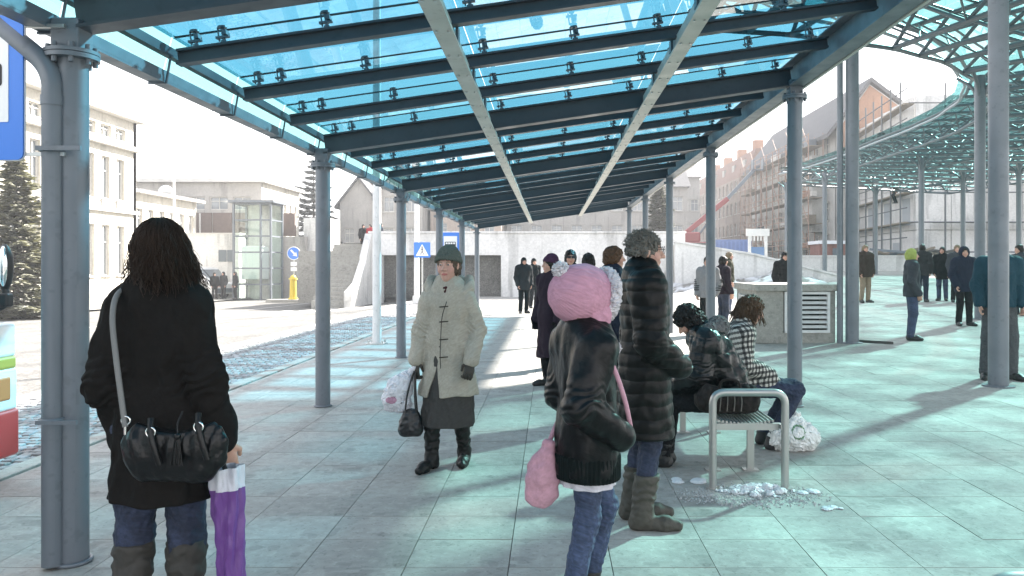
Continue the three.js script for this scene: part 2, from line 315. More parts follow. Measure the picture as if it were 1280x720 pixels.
// ---------------------------------------------------------------- the high curved canopy beyond
{
  const C = thing('curved_canopy', 'high curved canopy of turquoise glass on tubular steel trusses and tall columns', 'canopy');
  const inner = [[2.9, 15.4], [4.6, 15.8], [6.9, 16.8], [8.4, 17.9], [10.1, 19.8], [11.6, 22.0], [12.6, 24.3], [13.2, 27], [13.4, 29.7], [13.4, 32.4], [13.45, 34.7], [13.5, 37], [13.4, 39.3], [13.2, 41.6], [12.7, 44]];
  const outer = [[2.9, 3.2], [6.4, 3.2], [11, 3.4], [15.5, 4.6], [20, 7.2], [23.2, 11.5], [25, 16.5], [25.8, 21.5], [26, 26], [26, 30], [26, 34], [26, 38], [25.8, 42], [25.5, 46], [25.2, 50]];
  const dense = L => L.flatMap((p, i) => i + 1 < L.length ? [p, [(p[0] + L[i + 1][0]) / 2, (p[1] + L[i + 1][1]) / 2]] : [p]);
  const inner2 = dense(inner), outer2 = dense(outer); inner.length = outer.length = 0; inner.push(...inner2); outer.push(...outer2);
  const n = inner.length, T = 6, YB = 5.95, YT = 6.62;
  const at = (i, t, y) => V3(lerp(inner[i][0], outer[i][0], t), y, -lerp(inner[i][1], outer[i][1], t));
  for (let i = 0; i < n; i++) {
    const tr = part('truss', [rod(at(i, 0.03, YB), at(i, 0.97, YB), 0.055, 0.055, 10)], M.canopySteel, C);
    part('top_chord', [rod(at(i, 0, YT), at(i, 1, YT), 0.05, 0.05, 10)], M.canopySteel, tr);
    for (let k = 0; k < 2 * T; k++) { const t0 = k / (2 * T), t1 = (k + 1) / (2 * T); part('brace', [rod(at(i, clamp(t0, 0.03, 0.97), k % 2 ? YT : YB), at(i, clamp(t1, 0.03, 0.97), k % 2 ? YB : YT), 0.042, 0.042, 8)], M.canopySteel, tr); }
  }
  for (let k = 0; k <= T; k++) {
    const P = []; for (let i = 0; i < n; i++) P.push(at(i, k / T, YT + 0.06));
    part(k ? 'purlin' : 'edge_tube', [pipe(P, k ? 0.045 : 0.05, 90, 8)], M.canopySteel, C);
    if (k < T) for (const f of [0.25, 0.5, 0.75]) { const Q = []; for (let i = 0; i < n; i++) Q.push(at(i, (k + f) / T, YT + 0.05)); part('purlin', [pipe(Q, f === 0.5 ? 0.04 : 0.03, 90, 8)], M.canopySteel, C); }
    if (k % 2 === 0) { const Q = []; for (let i = 0; i < n; i++) Q.push(at(i, clamp(k / T, 0.03, 0.97), YB)); part('lower_tube', [pipe(Q, 0.05, 90, 8)], M.canopySteel, C); }
  }
  { const Q = []; for (let i = 0; i < n; i++) Q.push(at(i, -0.012, YT - 0.12)); part('edge_tube', [pipe(Q, 0.042, 110, 12)], std([0.27, 0.30, 0.33], 0.5, { metalness: 0.2, roughnessMap: texPaintRough }), C); }
  // cross bracing between neighbouring trusses
  for (let i = 0; i + 1 < n; i++) for (let k = 0; k < T; k++) {
    part('diagonal_tie', [rod(at(i, clamp(k / T, 0.03, 0.97), k % 2 ? YB : YT), at(i + 1, clamp((k + 0.5) / T, 0.03, 0.97), k % 2 ? YT : YB), 0.022, 0.022, 6), rod(at(i + 1, clamp(k / T, 0.03, 0.97), k % 2 ? YB : YT), at(i, clamp((k + 0.5) / T, 0.03, 0.97), k % 2 ? YT : YB), 0.022, 0.022, 6)], M.canopySteel, C);
  }
  const r = rng(31);
  for (let i = 0; i + 1 < n; i++) for (let k = 0; k < T; k++) {
    const e = 0.001, y = YT + 0.19, j = () => (r() - 0.5) * 0.01;
    const q = [at(i, k ? k / T + e : -0.02, y + j()), at(i + 1, k ? k / T + e : -0.02, y + j()), at(i + 1, (k + 1) / T - e, y + j()), at(i, (k + 1) / T - e, y + j())];
    const g = new THREE.BufferGeometry(); g.setAttribute('position', new THREE.Float32BufferAttribute([q[0], q[1], q[2], q[0], q[2], q[3]].flatMap(v => [v.x, v.y, v.z]), 3)); g.computeVertexNormals();
    part('glass_pane', [g], M.tealGlass, C);
  }
  const cols = [[5.6, 10.0, 0.117], [5.62, 14.9, 0.12], [10.07, 18.75, 0.12], [15.3, 33, 0.11], [18.3, 45, 0.11], [19.6, 38, 0.11], [20.5, 35, 0.11], [13.2, 38.5, 0.11], [12.7, 43, 0.11], [10.6, 12.4, 0.12], [17.2, 28.4, 0.11]];
  for (const [X, D, rad] of cols) {
    const y0 = land(X, D), c = part('column', [new THREE.CylinderGeometry(rad, rad, YB - y0, 28).translate(X, (YB + y0) / 2, -D)], M.steel, C);
    part('base_plate', [disc(rad + 0.07, 0.02, X, y0 + 0.008, -D, 28)], M.steel, c);
    for (let a = 0; a < 4; a++) { const ca = Math.cos(a * Math.PI / 2 + 0.78), sa = Math.sin(a * Math.PI / 2 + 0.78); part('bracket_arm', [pipe([V3(X, YB - 0.85, -D), V3(X + ca * 0.16, YB - 0.28, -D + sa * 0.16), V3(X + ca * 0.5, YB + 0.02, -D + sa * 0.5)], 0.04, 14, 8)], M.canopySteel, c); }
  }
  part('rain_pipe', [rod(V3(5.40, land(5.4, 15), -14.92), V3(5.40, 6.5, -14.92), 0.055, 0.055, 14)], M.steel, C);
}
console.log('canopy done');
// ---------------------------------------------------------------- implicit surfaces for people, clothes and bags
function surface(f, lo, hi, cell, colour) { // surface nets over a distance field, skipping blocks far from the surface
  const nx = Math.ceil((hi[0] - lo[0]) / cell / 4) * 4 + 1, ny = Math.ceil((hi[1] - lo[1]) / cell / 4) * 4 + 1, nz = Math.ceil((hi[2] - lo[2]) / cell / 4) * 4 + 1;
  const F = new Float32Array(nx * ny * nz).fill(1), id = (i, j, k) => (i * ny + j) * nz + k, half = 2 * cell, reach = 2 * cell * 1.75 * 1.7, done = new Uint8Array(F.length);
  const live = [];
  for (let i = 0; i + 4 < nx + 1 && i < nx - 1; i += 4) for (let j = 0; j < ny - 1; j += 4) for (let k = 0; k < nz - 1; k += 4) {
    const d = f(lo[0] + i * cell + half, lo[1] + j * cell + half, lo[2] + k * cell + half);
    if (Math.abs(d) > reach) { if (d < 0) for (let a = i; a <= i + 4; a++) for (let b = j; b <= j + 4; b++) for (let c = k; c <= k + 4; c++) { const q = id(a, b, c); if (!done[q]) F[q] = -1; } continue; }
    live.push(i, j, k);
    for (let a = i; a <= i + 4; a++) for (let b = j; b <= j + 4; b++) for (let c = k; c <= k + 4; c++) { const q = id(a, b, c); if (!done[q]) { done[q] = 1; F[q] = f(lo[0] + a * cell, lo[1] + b * cell, lo[2] + c * cell); } }
  }
  const pos = [], idx = [], vert = new Map();
  const cellVert = (i, j, k) => {
    const q = id(i, j, k); let v = vert.get(q); if (v !== undefined) return v;
    let sx = 0, sy = 0, sz = 0, n = 0;
    const C = []; for (let c = 0; c < 8; c++) C.push(F[id(i + (c & 1), j + ((c >> 1) & 1), k + (c >> 2))]);
    for (let c = 0; c < 8; c++) for (const b of [1, 2, 4]) if (!(c & b)) { const e = c | b, a = C[c], o = C[e]; if ((a < 0) !== (o < 0)) { const t = a / (a - o); sx += (c & 1) + (b === 1 ? t : 0); sy += ((c >> 1) & 1) + (b === 2 ? t : 0); sz += (c >> 2) + (b === 4 ? t : 0); n++; } }
    n = n || 1; v = pos.length / 3; pos.push(lo[0] + (i + sx / n) * cell, lo[1] + (j + sy / n) * cell, lo[2] + (k + sz / n) * cell); vert.set(q, v); return v;
  };
  const quad = (a, b, c, d, flip) => flip ? idx.push(a, c, b, a, d, c) : idx.push(a, b, c, a, c, d);
  for (let l = 0; l < live.length; l += 3) for (let i = live[l]; i < live[l] + 4; i++) for (let j = live[l + 1]; j < live[l + 1] + 4; j++) for (let k = live[l + 2]; k < live[l + 2] + 4; k++) {
    if (!i || !j || !k || i >= nx - 1 || j >= ny - 1 || k >= nz - 1) continue;
    const a = F[id(i, j, k)] < 0;
    if (a !== (F[id(i + 1, j, k)] < 0)) quad(cellVert(i, j - 1, k - 1), cellVert(i, j, k - 1), cellVert(i, j, k), cellVert(i, j - 1, k), !a);
    if (a !== (F[id(i, j + 1, k)] < 0)) quad(cellVert(i - 1, j, k - 1), cellVert(i - 1, j, k), cellVert(i, j, k), cellVert(i, j, k - 1), !a);
    if (a !== (F[id(i, j, k + 1)] < 0)) quad(cellVert(i - 1, j - 1, k), cellVert(i, j - 1, k), cellVert(i, j, k), cellVert(i - 1, j, k), !a);
  }
  const g = new THREE.BufferGeometry(), nv = pos.length / 3, nor = new Float32Array(pos.length), uv = new Float32Array(nv * 2), col = new Float32Array(nv * 3).fill(1), e = cell * 0.5;
  for (let i = 0; i < nv; i++) {
    const x = pos[3 * i], y = pos[3 * i + 1], z = pos[3 * i + 2];
    const a = f(x + e, y, z) - f(x - e, y, z), b = f(x, y + e, z) - f(x, y - e, z), c = f(x, y, z + e) - f(x, y, z - e), l = Math.hypot(a, b, c) || 1;
    nor[3 * i] = a / l; nor[3 * i + 1] = b / l; nor[3 * i + 2] = c / l;
    uv[2 * i] = x + 0.62 * z; uv[2 * i + 1] = y + 0.27 * z - 0.19 * x;
    if (colour) { const q = colour(x, y, z); col[3 * i] = q[0]; col[3 * i + 1] = q[1]; col[3 * i + 2] = q[2]; }
  }
  g.setAttribute('position', new THREE.Float32BufferAttribute(pos, 3)); g.setAttribute('normal', new THREE.BufferAttribute(nor, 3)); g.setAttribute('uv', new THREE.BufferAttribute(uv, 2));
  if (colour) g.setAttribute('color', new THREE.BufferAttribute(col, 3));
  g.setIndex(idx); return g;
}
const smin = (a, b, k) => { const h = Math.max(k - Math.abs(a - b), 0) / k; return Math.min(a, b) - h * h * k * 0.25; };
const smax = (a, b, k) => -smin(-a, -b, k);
function cone(a, b, ra, rb) { // tapered capsule
  const ax = a[0], ay = a[1], az = a[2], bx = b[0] - ax, by = b[1] - ay, bz = b[2] - az, l = 1 / (bx * bx + by * by + bz * bz + 1e-9);
  return (x, y, z) => { const px = x - ax, py = y - ay, pz = z - az, h = clamp((px * bx + py * by + pz * bz) * l); return Math.hypot(px - bx * h, py - by * h, pz - bz * h) - ra - (rb - ra) * h; };
}
function econe(a, b, ra, rb, n, f, f2 = f) { // the same, pressed flat along the unit vector n by f (at a) to f2 (at b)
  const ax = a[0], ay = a[1], az = a[2], bx = b[0] - ax, by = b[1] - ay, bz = b[2] - az, l = 1 / (bx * bx + by * by + bz * bz + 1e-9);
  return (x, y, z) => { const px = x - ax, py = y - ay, pz = z - az, h = clamp((px * bx + py * by + pz * bz) * l); let vx = px - bx * h, vy = py - by * h, vz = pz - bz * h; const c = (vx * n[0] + vy * n[1] + vz * n[2]), s = c * (1 / (f + (f2 - f) * h) - 1); vx += n[0] * s; vy += n[1] * s; vz += n[2] * s; return (Math.hypot(vx, vy, vz) - ra - (rb - ra) * h) * 0.8; };
}
function ell(c, r) { const m = Math.min(...r); return (x, y, z) => { const a = (x - c[0]) / r[0], b = (y - c[1]) / r[1], d = (z - c[2]) / r[2], k = Math.hypot(a, b, d), g = Math.hypot(a / r[0], b / r[1], d / r[2]); return g < 1e-6 ? -m : k * (k - 1) / g; }; }
function blend(list) { return (x, y, z) => { let d = list[0][0](x, y, z); for (let i = 1; i < list.length; i++) d = smin(d, list[i][0](x, y, z), list[i][1] || 0.001); return d; }; }
const add = (a, b, t = 1) => [a[0] + b[0] * t, a[1] + b[1] * t, a[2] + b[2] * t];
const mix = (a, b, t) => [lerp(a[0], b[0], t), lerp(a[1], b[1], t), lerp(a[2], b[2], t)];

// skeleton: faces +z, left hand towards +x, metres for a body 1.70 m tall
const REST = {
  pelvis: [0, 0.94, 0], waist: [0, 1.10, 0.005], chest: [0, 1.27, 0], neck: [0, 1.44, -0.015], head: [0, 1.585, 0.015],
  shoL: [0.175, 1.385, -0.01], elbL: [0.225, 1.11, -0.035], wriL: [0.225, 0.875, 0.03], hanL: [0.22, 0.80, 0.05],
  shoR: [-0.175, 1.385, -0.01], elbR: [-0.225, 1.11, -0.035], wriR: [-0.225, 0.875, 0.03], hanR: [-0.22, 0.80, 0.05],
  hipL: [0.088, 0.91, 0], kneL: [0.095, 0.50, 0.02], ankL: [0.10, 0.085, -0.03], toeL: [0.125, 0.035, 0.14],
  hipR: [-0.088, 0.91, 0], kneR: [-0.095, 0.50, 0.02], ankR: [-0.10, 0.085, -0.03], toeR: [-0.125, 0.035, 0.14],
};
const SKIN = [0.50, 0.29, 0.215];
const skinMat = phys([1, 1, 1], 0.55, { vertexColors: true, sheen: 0.15, sheenRoughness: 0.5 });
function headFrame(J, turn, k) { // maps points of the body to the head's own axes
  const m = new THREE.Matrix4().makeRotationFromEuler(new THREE.Euler(turn[1] || 0, turn[0] || 0, turn[2] || 0, 'YXZ')).invert().elements, c = J.head;
  return f => (x, y, z) => { const a = (x - c[0]) / k, b = (y - c[1]) / k, d = (z - c[2]) / k; return k * f(m[0] * a + m[4] * b + m[8] * d, m[1] * a + m[5] * b + m[9] * d, m[2] * a + m[6] * b + m[10] * d); };
}
const skull = [[ell([0, 0.028, -0.018], [0.074, 0.092, 0.094])], [ell([0, -0.035, 0.022], [0.057, 0.082, 0.066]), 0.03], [cone([0, -0.098, 0.056], [0, -0.09, 0.058], 0.02, 0.02), 0.03],
  [cone([-0.03, 0.030, 0.074], [0.03, 0.030, 0.074], 0.012, 0.012), 0.015], [ell([0.04, -0.03, 0.058], [0.02, 0.022, 0.02]), 0.025], [ell([-0.04, -0.03, 0.058], [0.02, 0.022, 0.02]), 0.025],
  [cone([0, 0.016, 0.086], [0, -0.022, 0.108], 0.008, 0.0125), 0.012], [cone([-0.012, -0.026, 0.094], [0.012, -0.026, 0.094], 0.0085, 0.0085), 0.008],
  [cone([-0.017, -0.056, 0.083], [0.017, -0.056, 0.083], 0.007, 0.007), 0.006], [cone([-0.015, -0.065, 0.081], [0.015, -0.065, 0.081], 0.007, 0.007), 0.005],
  [ell([0.077, -0.004, -0.008], [0.011, 0.031, 0.019]), 0.008], [ell([-0.077, -0.004, -0.008], [0.011, 0.031, 0.019]), 0.008]];
const headBase = blend(skull), sockL = ell([0.031, 0.012, 0.098], [0.018, 0.011, 0.016]), sockR = ell([-0.031, 0.012, 0.098], [0.018, 0.011, 0.016]), eyes = blend([[ell([0.031, 0.012, 0.073], [0.0125, 0.0115, 0.0125])], [ell([-0.031, 0.012, 0.073], [0.0125, 0.0115, 0.0125]), 0.001]]), mouthCut = ell([0, -0.0605, 0.094], [0.02, 0.0016, 0.01]);
const headField = (x, y, z) => smax(Math.min(smax(smax(headBase(x, y, z), -sockL(x, y, z), 0.012), -sockR(x, y, z), 0.012), eyes(x, y, z)), -mouthCut(x, y, z), 0.002);
function faceColour(x, y, z, skin, lip, browCol) {
  const ex = Math.abs(x) - 0.031, ey = y - 0.012;
  if (z > 0.05 && Math.hypot(ex, ey) < 0.0055) return [0.03, 0.025, 0.02];
  if (z > 0.05 && Math.hypot(ex / 1.5, ey) < 0.0065) return [0.5, 0.48, 0.46];
  if (z > 0.05 && Math.abs(ex) < 0.017 && Math.abs(y - 0.033 + Math.abs(ex) * 0.25) < 0.0045) return browCol;
  if (z > 0.06 && Math.abs(x) < 0.024 && Math.abs(y + 0.0605) < 0.010 - Math.abs(x) * 0.2) return lip;
  const b = Math.abs(x) > 0.025 && y < -0.005 && y > -0.05 && z > 0.03 ? 1 : 0, n = 1 + 0.05 * n3(x * 60, y * 60, z * 60);
  return [skin[0] * n * (1 + 0.03 * b), skin[1] * n * (1 - 0.06 * b), skin[2] * n * (1 - 0.05 * b)];
}
function handFields(wri, tip, side, fwd, curl) { // palm, four fingers of unequal length with two bends, thumb from the side of the palm
  const w = V3(...wri), ax = V3(...tip).sub(w).normalize(), pn = V3(...fwd).addScaledVector(ax, -V3(...fwd).dot(ax)).normalize(), ac = ax.clone().cross(pn).normalize(); // ac: towards the thumb side or away
  const P = (a, b, c) => { const v = w.clone().addScaledVector(ax, a).addScaledVector(ac, b * side).addScaledVector(pn, c); return [v.x, v.y, v.z]; };
  const out = [[econe(P(0.01, 0, 0), P(0.075, 0, 0), 0.030, 0.040, [pn.x, pn.y, pn.z], 0.42)], [cone(P(-0.02, 0, 0), P(0.02, 0, 0), 0.026, 0.027), 0.02]];
  const len = [0.066, 0.076, 0.070, 0.055];
  for (let i = 0; i < 4; i++) {
    const b = (i - 1.5) * 0.0195, L = len[i], p0 = P(0.07, b, 0), p1 = P(0.07 + 0.045 + L * 0.1, b * 1.08, curl * 0.012), p2 = P(0.115 + L * 0.42 * (1 - curl * 0.5) + 0.005, b * 1.08, curl * 0.034), p3 = P(0.115 + L * (0.62 - curl * 0.62), b * 1.05, curl * 0.056 + 0.004);
    out.push([cone(p0, p1, 0.0098, 0.0092), 0.006], [cone(p1, p2, 0.0092, 0.0085), 0.004], [cone(p2, p3, 0.0085, 0.0075), 0.004]);
  }
  out.push([cone(P(0.02, -0.022, 0.004), P(0.055, -0.050, 0.016), 0.0135, 0.0105), 0.012], [cone(P(0.055, -0.050, 0.016), P(0.085, -0.046, 0.026 + curl * 0.01), 0.0105, 0.0085), 0.004]);
  return out;
}
function person(o) {
  const s = (o.H || 1.7) / 1.7, J = {};
  for (const k in REST) J[k] = (o.pose && o.pose[k] ? o.pose[k] : REST[k]).map(v => v * s);
  const cell = (o.cell || 0.012), fine = Math.min(cell, o.fine || 0.006), P = thing('person', o.label, 'person', [o.X, o.y ?? land(o.X, o.D), o.D], o.turn || 0, o.group || 'people waiting at the stop');
  const fwd = o.fwd || [0, 0, 1], turn = o.look || [0, 0, 0], HF = headFrame(J, turn, s * 0.93 * (o.headScale || 1)), B = 0.45;
  const lo = [1e9, 1e9, 1e9], hi = [-1e9, -1e9, -1e9];
  for (const k in J) for (let i = 0; i < 3; i++) { lo[i] = Math.min(lo[i], J[k][i]); hi[i] = Math.max(hi[i], J[k][i]); }
  for (let i = 0; i < 3; i++) { lo[i] -= 0.27; hi[i] += 0.27; } lo[1] = -0.02;
  const C = o.colours || {}, skin = o.skin || SKIN;
  const seedOff = (o.seed || 1) * 7.3;
  // ---- body: one skin, finer grids for head and hands
  const neckF = cone(J.neck, mix(J.neck, J.head, 0.62), 0.058 * s, 0.052 * s);
  const coreF = blend([[neckF], [econe(J.pelvis, J.chest, 0.10 * s, 0.11 * s, fwd, 0.6)], [econe(J.chest, add(J.neck, [0, -0.05 * s, 0]), 0.11 * s, 0.05 * s, fwd, 0.6), 0.05], ...['L', 'R'].flatMap(q => [[cone(J['sho' + q], J['elb' + q], 0.036 * s, 0.031 * s), 0.03], [cone(J['elb' + q], J['wri' + q], 0.031 * s, 0.025 * s), 0.02], [cone(J['hip' + q], J['kne' + q], 0.056 * s, 0.042 * s), 0.04], [cone(J['kne' + q], J['ank' + q], (o.bareLeg || 0.042) * s, 0.03 * s), 0.02]])]);
  const headWorld = HF(headField), bodyCol = (x, y, z) => skin;
  const cutY = J.neck[1] + 0.035 * s;
  const geos = [surface(coreF, lo, hi, Math.max(cell, 0.014), bodyCol)];
  const hc = J.head, R = 0.17 * s;
  const inv = headFrameColour(J, turn, s * 0.93 * (o.headScale || 1));
  geos.push(surface((x, y, z) => smin(headWorld(x, y, z), neckF(x, y, z), 0.02), [hc[0] - R, hc[1] - R, hc[2] - R], [hc[0] + R, hc[1] + R, hc[2] + R], o.headCell || Math.max(0.004, fine * 0.8), (x, y, z) => faceColour(...inv(x, y, z), skin, o.lip || [skin[0] * 0.9, skin[1] * 0.62, skin[2] * 0.65], o.brow || [0.08, 0.06, 0.045])));
  const handGeo = q => { const f = blend(handFields(J['wri' + q], J['han' + q], q === 'L' ? 1 : -1, (o.palm && o.palm[q]) || [q === 'L' ? -0.9 : 0.9, 0, 0.3], o.curl ?? 0.55)), w = J['wri' + q], r = 0.22 * s; return surface(f, [w[0] - r, w[1] - r, w[2] - r], [w[0] + r, w[1] + r, w[2] + r], o.handCell || 0.005, bodyCol); };
  if (!o.gloves) for (const q of ['L', 'R']) if (!(o.hide || '').includes(q)) geos.push(handGeo(q));
  part('body', merged(geos), skinMat, P);
  if (o.gloves) for (const q of ['L', 'R']) if (!(o.hide || '').includes(q)) { const g = handGeo(q); g.deleteAttribute('color'); part('glove', g, o.gloves, P); }
  // ---- top
  const t = o.top, th = (t.thick ?? 0.03) * s, w = (t.width || 1) * s;
  const parts = [[econe(J.pelvis, J.waist, 0.135 * w + th, 0.125 * w + th, fwd, 0.72, 0.72)], [econe(J.waist, J.chest, 0.125 * w + th, 0.145 * w + th, fwd, 0.72, 0.70), 0.05], [econe(J.chest, mix(J.chest, J.neck, 0.72), 0.142 * w + th, 0.10 * w + th, fwd, 0.70, 0.72), 0.05], [cone(J.shoL, J.shoR, 0.052 * s + th, 0.052 * s + th), 0.06], [cone(mix(J.chest, J.neck, 0.8), add(J.neck, [0, (t.collar ?? 0.02) * s, 0]), 0.075 * s + th, (t.collarR ?? 0.062) * s + th * 0.6), 0.05]];
  if (t.hip !== undefined) parts.push([econe(J.pelvis, [J.pelvis[0], J.pelvis[1] - t.hip * s, J.pelvis[2] + (t.sway || 0)], 0.145 * w + th, (0.15 + (t.flare || 0)) * w + th, fwd, 0.76, 0.8), 0.06]);
  for (const q of ['L', 'R']) parts.push([cone(J['sho' + q], J['elb' + q], 0.054 * s + th, 0.046 * s + th * 0.9), 0.035], [cone(J['elb' + q], mix(J['elb' + q], J['wri' + q], 1.0), 0.046 * s + th * 0.9, 0.036 * s + th * 0.75), 0.02]);
  if (t.extra) for (const e of t.extra(J, s)) parts.push(e);
  const tb = blend(parts), hem = t.hem !== undefined ? t.hem * s : -1e9, fold = t.fold ?? 0.006, quilt = t.quilt || 0, pitch = t.pitch || 0.085;
  const topF = (x, y, z) => {
    let d = tb(x, y, z);
    if (Math.abs(d) < 0.08) {
      d += fold * (n3(x * 8 + seedOff, y * 5, z * 8) * 1.1 + n3(x * 17, y * 9 + seedOff, z * 17) * 0.38 + n3(x * 40, y * 34, z * 40 + seedOff) * 0.06);
      for (const q of ['L', 'R']) { const e = J['elb' + q], r = Math.hypot(x - e[0], y - e[1], z - e[2]); if (r < 0.16) d += fold * 0.8 * (1 - r / 0.16) * Math.sin(y * 150 + x * 60 + 4 * n3(x * 8, y * 8, z * 8)); }
      if (quilt) d -= quilt * (Math.pow(Math.abs(Math.sin(Math.PI * (y / pitch + 0.12 * n3(x * 4, y * 4, z * 4)))), 0.6) - 0.7);
    }
    if (t.hem !== undefined) { const hy = hem + 0.006 * Math.sin(x * 17) + 0.005 * n3(x * 6, 0, z * 6); d = smax(d, hy - y, 0.012); }
    if (t.cut) d = t.cut(d, x, y, z, J, s);
    return d;
  };
  const topM = part(t.name || 'jacket', surface(topF, lo, hi, t.cell || fine, t.colour), t.mat, P);
  if (t.label) topM.userData.label = t.label;
  // ---- legs
  const L = o.legs || {};
  if (L.mat) {
    const lt = (L.thick ?? 0.014) * s, lp = [[econe(J.pelvis, mix(J.hipL, J.hipR, 0.5), 0.14 * s, 0.145 * s, fwd, 0.7)]];
    for (const q of ['L', 'R']) lp.push([cone(J['hip' + q], J['kne' + q], 0.076 * s + lt, 0.052 * s + lt), 0.03], [cone(J['kne' + q], J['ank' + q], 0.052 * s + lt, (L.cuff ?? 0.042) * s + lt), 0.025]);
    const lb = blend(lp), end = (L.end ?? 0.06) * s;
    part(L.name || 'trousers', surface((x, y, z) => { let d = lb(x, y, z); if (Math.abs(d) < 0.05) { d += 0.0045 * n3(x * 16, y * 9 + seedOff, z * 16) + 0.003 * n3(x * 36, y * 30, z * 36 + seedOff); for (const q of ['L', 'R']) { const e = J['kne' + q], r = Math.hypot(x - e[0], y - e[1], z - e[2]), a = J['ank' + q], r2 = Math.hypot(x - a[0], y - a[1], z - a[2]); if (r < 0.13) d += 0.0035 * (1 - r / 0.13) * Math.sin(y * 170 + z * 60); if (r2 < 0.14) d += 0.0045 * (1 - r2 / 0.14) * Math.sin(y * 140 + x * 50 + z * 30); } } return smax(d, end - y, 0.008); }, [lo[0], Math.max(0, end - 0.05), lo[2]], [hi[0], (J.pelvis[1] + 0.22 * s), hi[2]], L.cell || Math.max(fine, 0.007)), L.mat, P);
  }
  if (L.skirt) {
    const k = L.skirt, sb = blend([[econe(J.pelvis, [0, k.hem * s, k.sway || 0.02], 0.17 * s, (k.r || 0.20) * s, fwd, 0.75, 0.85)]]);
    part('skirt', surface((x, y, z) => smax(sb(x, y, z) + 0.006 * Math.sin(Math.atan2(z, x) * 9 + 2 * n3(x * 3, y * 2, z * 3)) * clamp((J.pelvis[1] - y) * 2) + 0.004 * n3(x * 18, y * 10, z * 18), k.hem * s - y, 0.01), [lo[0], k.hem * s - 0.05, lo[2]], [hi[0], J.pelvis[1] + 0.2 * s, hi[2]], fine), k.mat, P);
  }
  // ---- shoes or boots, one each
  const F = o.shoes || { mat: M.black };
  for (const q of ['L', 'R']) {
    const a = J['ank' + q], e = J['toe' + q], dx = e[0] - a[0], dz = e[2] - a[2], l = Math.hypot(dx, dz) || 1, ux = dx / l, uz = dz / l, base = Math.min(a[1] - 0.085 * s, e[1] - 0.035 * s), heel = [a[0] - ux * 0.035 * s, base + 0.04 * s, a[2] - uz * 0.035 * s], ball = mix([a[0], base + 0.042 * s, a[2]], [e[0], base + 0.036 * s, e[2]], 0.8), toe = [e[0] + ux * 0.03 * s, base + 0.03 * s, e[2] + uz * 0.03 * s];
    const top = F.high ? add(mix(a, J['kne' + q], F.high), [0, 0, 0]) : add(a, [0, 0.03 * s, 0]), rr = F.r || 0.06, rs = [[cone(heel, ball, 0.042 * s, 0.046 * s)], [cone(ball, toe, 0.046 * s, 0.032 * s), 0.02], [cone(add(heel, [ux * 0.02, 0, uz * 0.02]), a, 0.044 * s, 0.05 * s), 0.03], [cone(a, top, (F.ankle || 0.052) * s, rr * s), 0.03]];
    const fb = blend(rs), topY = F.high ? top[1] : a[1] + 0.035 * s;
    const mn = [Math.min(a[0], e[0], top[0]) - 0.14, base - 0.02, Math.min(a[2], e[2], top[2]) - 0.14], mx = [Math.max(a[0], e[0], top[0]) + 0.14, topY + 0.06, Math.max(a[2], e[2], top[2]) + 0.14];
    part(F.high ? 'boot' : 'shoe', surface((x, y, z) => { let d = fb(x, y, z); if (F.high && Math.abs(d) < 0.04) d += 0.004 * Math.sin(y * 95 + 3 * n3(x * 10, y * 6 + seedOff, z * 10)) * smooth(0.1, 0.16, y - base) + 0.003 * n3(x * 22, y * 22, z * 22); d = smax(d, base + 0.002 - y, 0.004); if (F.heel) { const along = (x - a[0]) * ux + (z - a[2]) * uz; if (along > 0.02 * s && along < 0.10 * s) d = smax(d, base + 0.022 - y, 0.006); } return smax(d, y - topY, 0.006); }, mn, mx, F.cell || fine), F.mat, P);
  }
  // ---- hair and hats, given in the head's own axes
  const inHead = (name, f, mat, c, reach = 0.24, colour) => { const r = reach * s, m = HF(f); return part(name, surface(m, [hc[0] - r, hc[1] - r * 1.35, hc[2] - r], [hc[0] + r, hc[1] + r, hc[2] + r], c, colour), mat, P); };
  if (o.hair) { const h = o.hair; inHead('hair', hairField(h, seedOff), h.mat, h.cell || fine, h.reach); }
  if (o.hat) { const h = o.hat, f = typeof h.f === 'function' ? h.f : hatField(h, seedOff); inHead(h.name || 'hat', f, h.mat, h.cell || fine, h.reach, h.colour); }
  if (o.more) o.more(P, J, s, HF, inHead);
  return P;
}
function headFrameColour(J, turn, k) { const m = new THREE.Matrix4().makeRotationFromEuler(new THREE.Euler(turn[1] || 0, turn[0] || 0, turn[2] || 0, 'YXZ')).invert().elements, c = J.head; return (x, y, z) => { const a = (x - c[0]) / k, b = (y - c[1]) / k, d = (z - c[2]) / k; return [m[0] * a + m[4] * b + m[8] * d, m[1] * a + m[5] * b + m[9] * d, m[2] * a + m[6] * b + m[10] * d]; }; }
const cranium = t => ell([0, 0.034, -0.02], [0.078 + t, 0.092 + t, 0.098 + t]);
const faceHole = (low = 0.055) => { const f = ell([0, -0.06, 0.125], [0.082, 0.06 + low * 1.2, 0.10]); return f; };
function hairField(h, sd) {
  const c = cranium(h.t ?? 0.016), fh = faceHole(h.brow ?? 0.05), rough = h.rough ?? 0.008, drop = h.drop ?? 0.02, back = ell([0, -0.02 - drop * 0.5, -0.045], [0.085 + (h.t ?? 0.016), 0.09 + drop, 0.075 + (h.t ?? 0.016)]), neckCut = -0.06 - drop * 1.6;
  return (x, y, z) => {
    let d = smin(c(x, y, z), back(x, y, z), 0.03);
    if (h.f) d = h.f(d, x, y, z);
    d = smax(d, -fh(x, y, z), 0.015); d = smax(d, neckCut - y + 0.01 * n3(x * 25, 0, z * 25), 0.015);
    if (Math.abs(d) < 0.06) d += rough * (n3(x * 26 + sd, y * 20, z * 26) + 0.7 * n3(x * 60, y * 45 + sd, z * 60)) + rough * 0.3 * n3(x * 140, y * 90, z * 140);
    return d;
  };
}
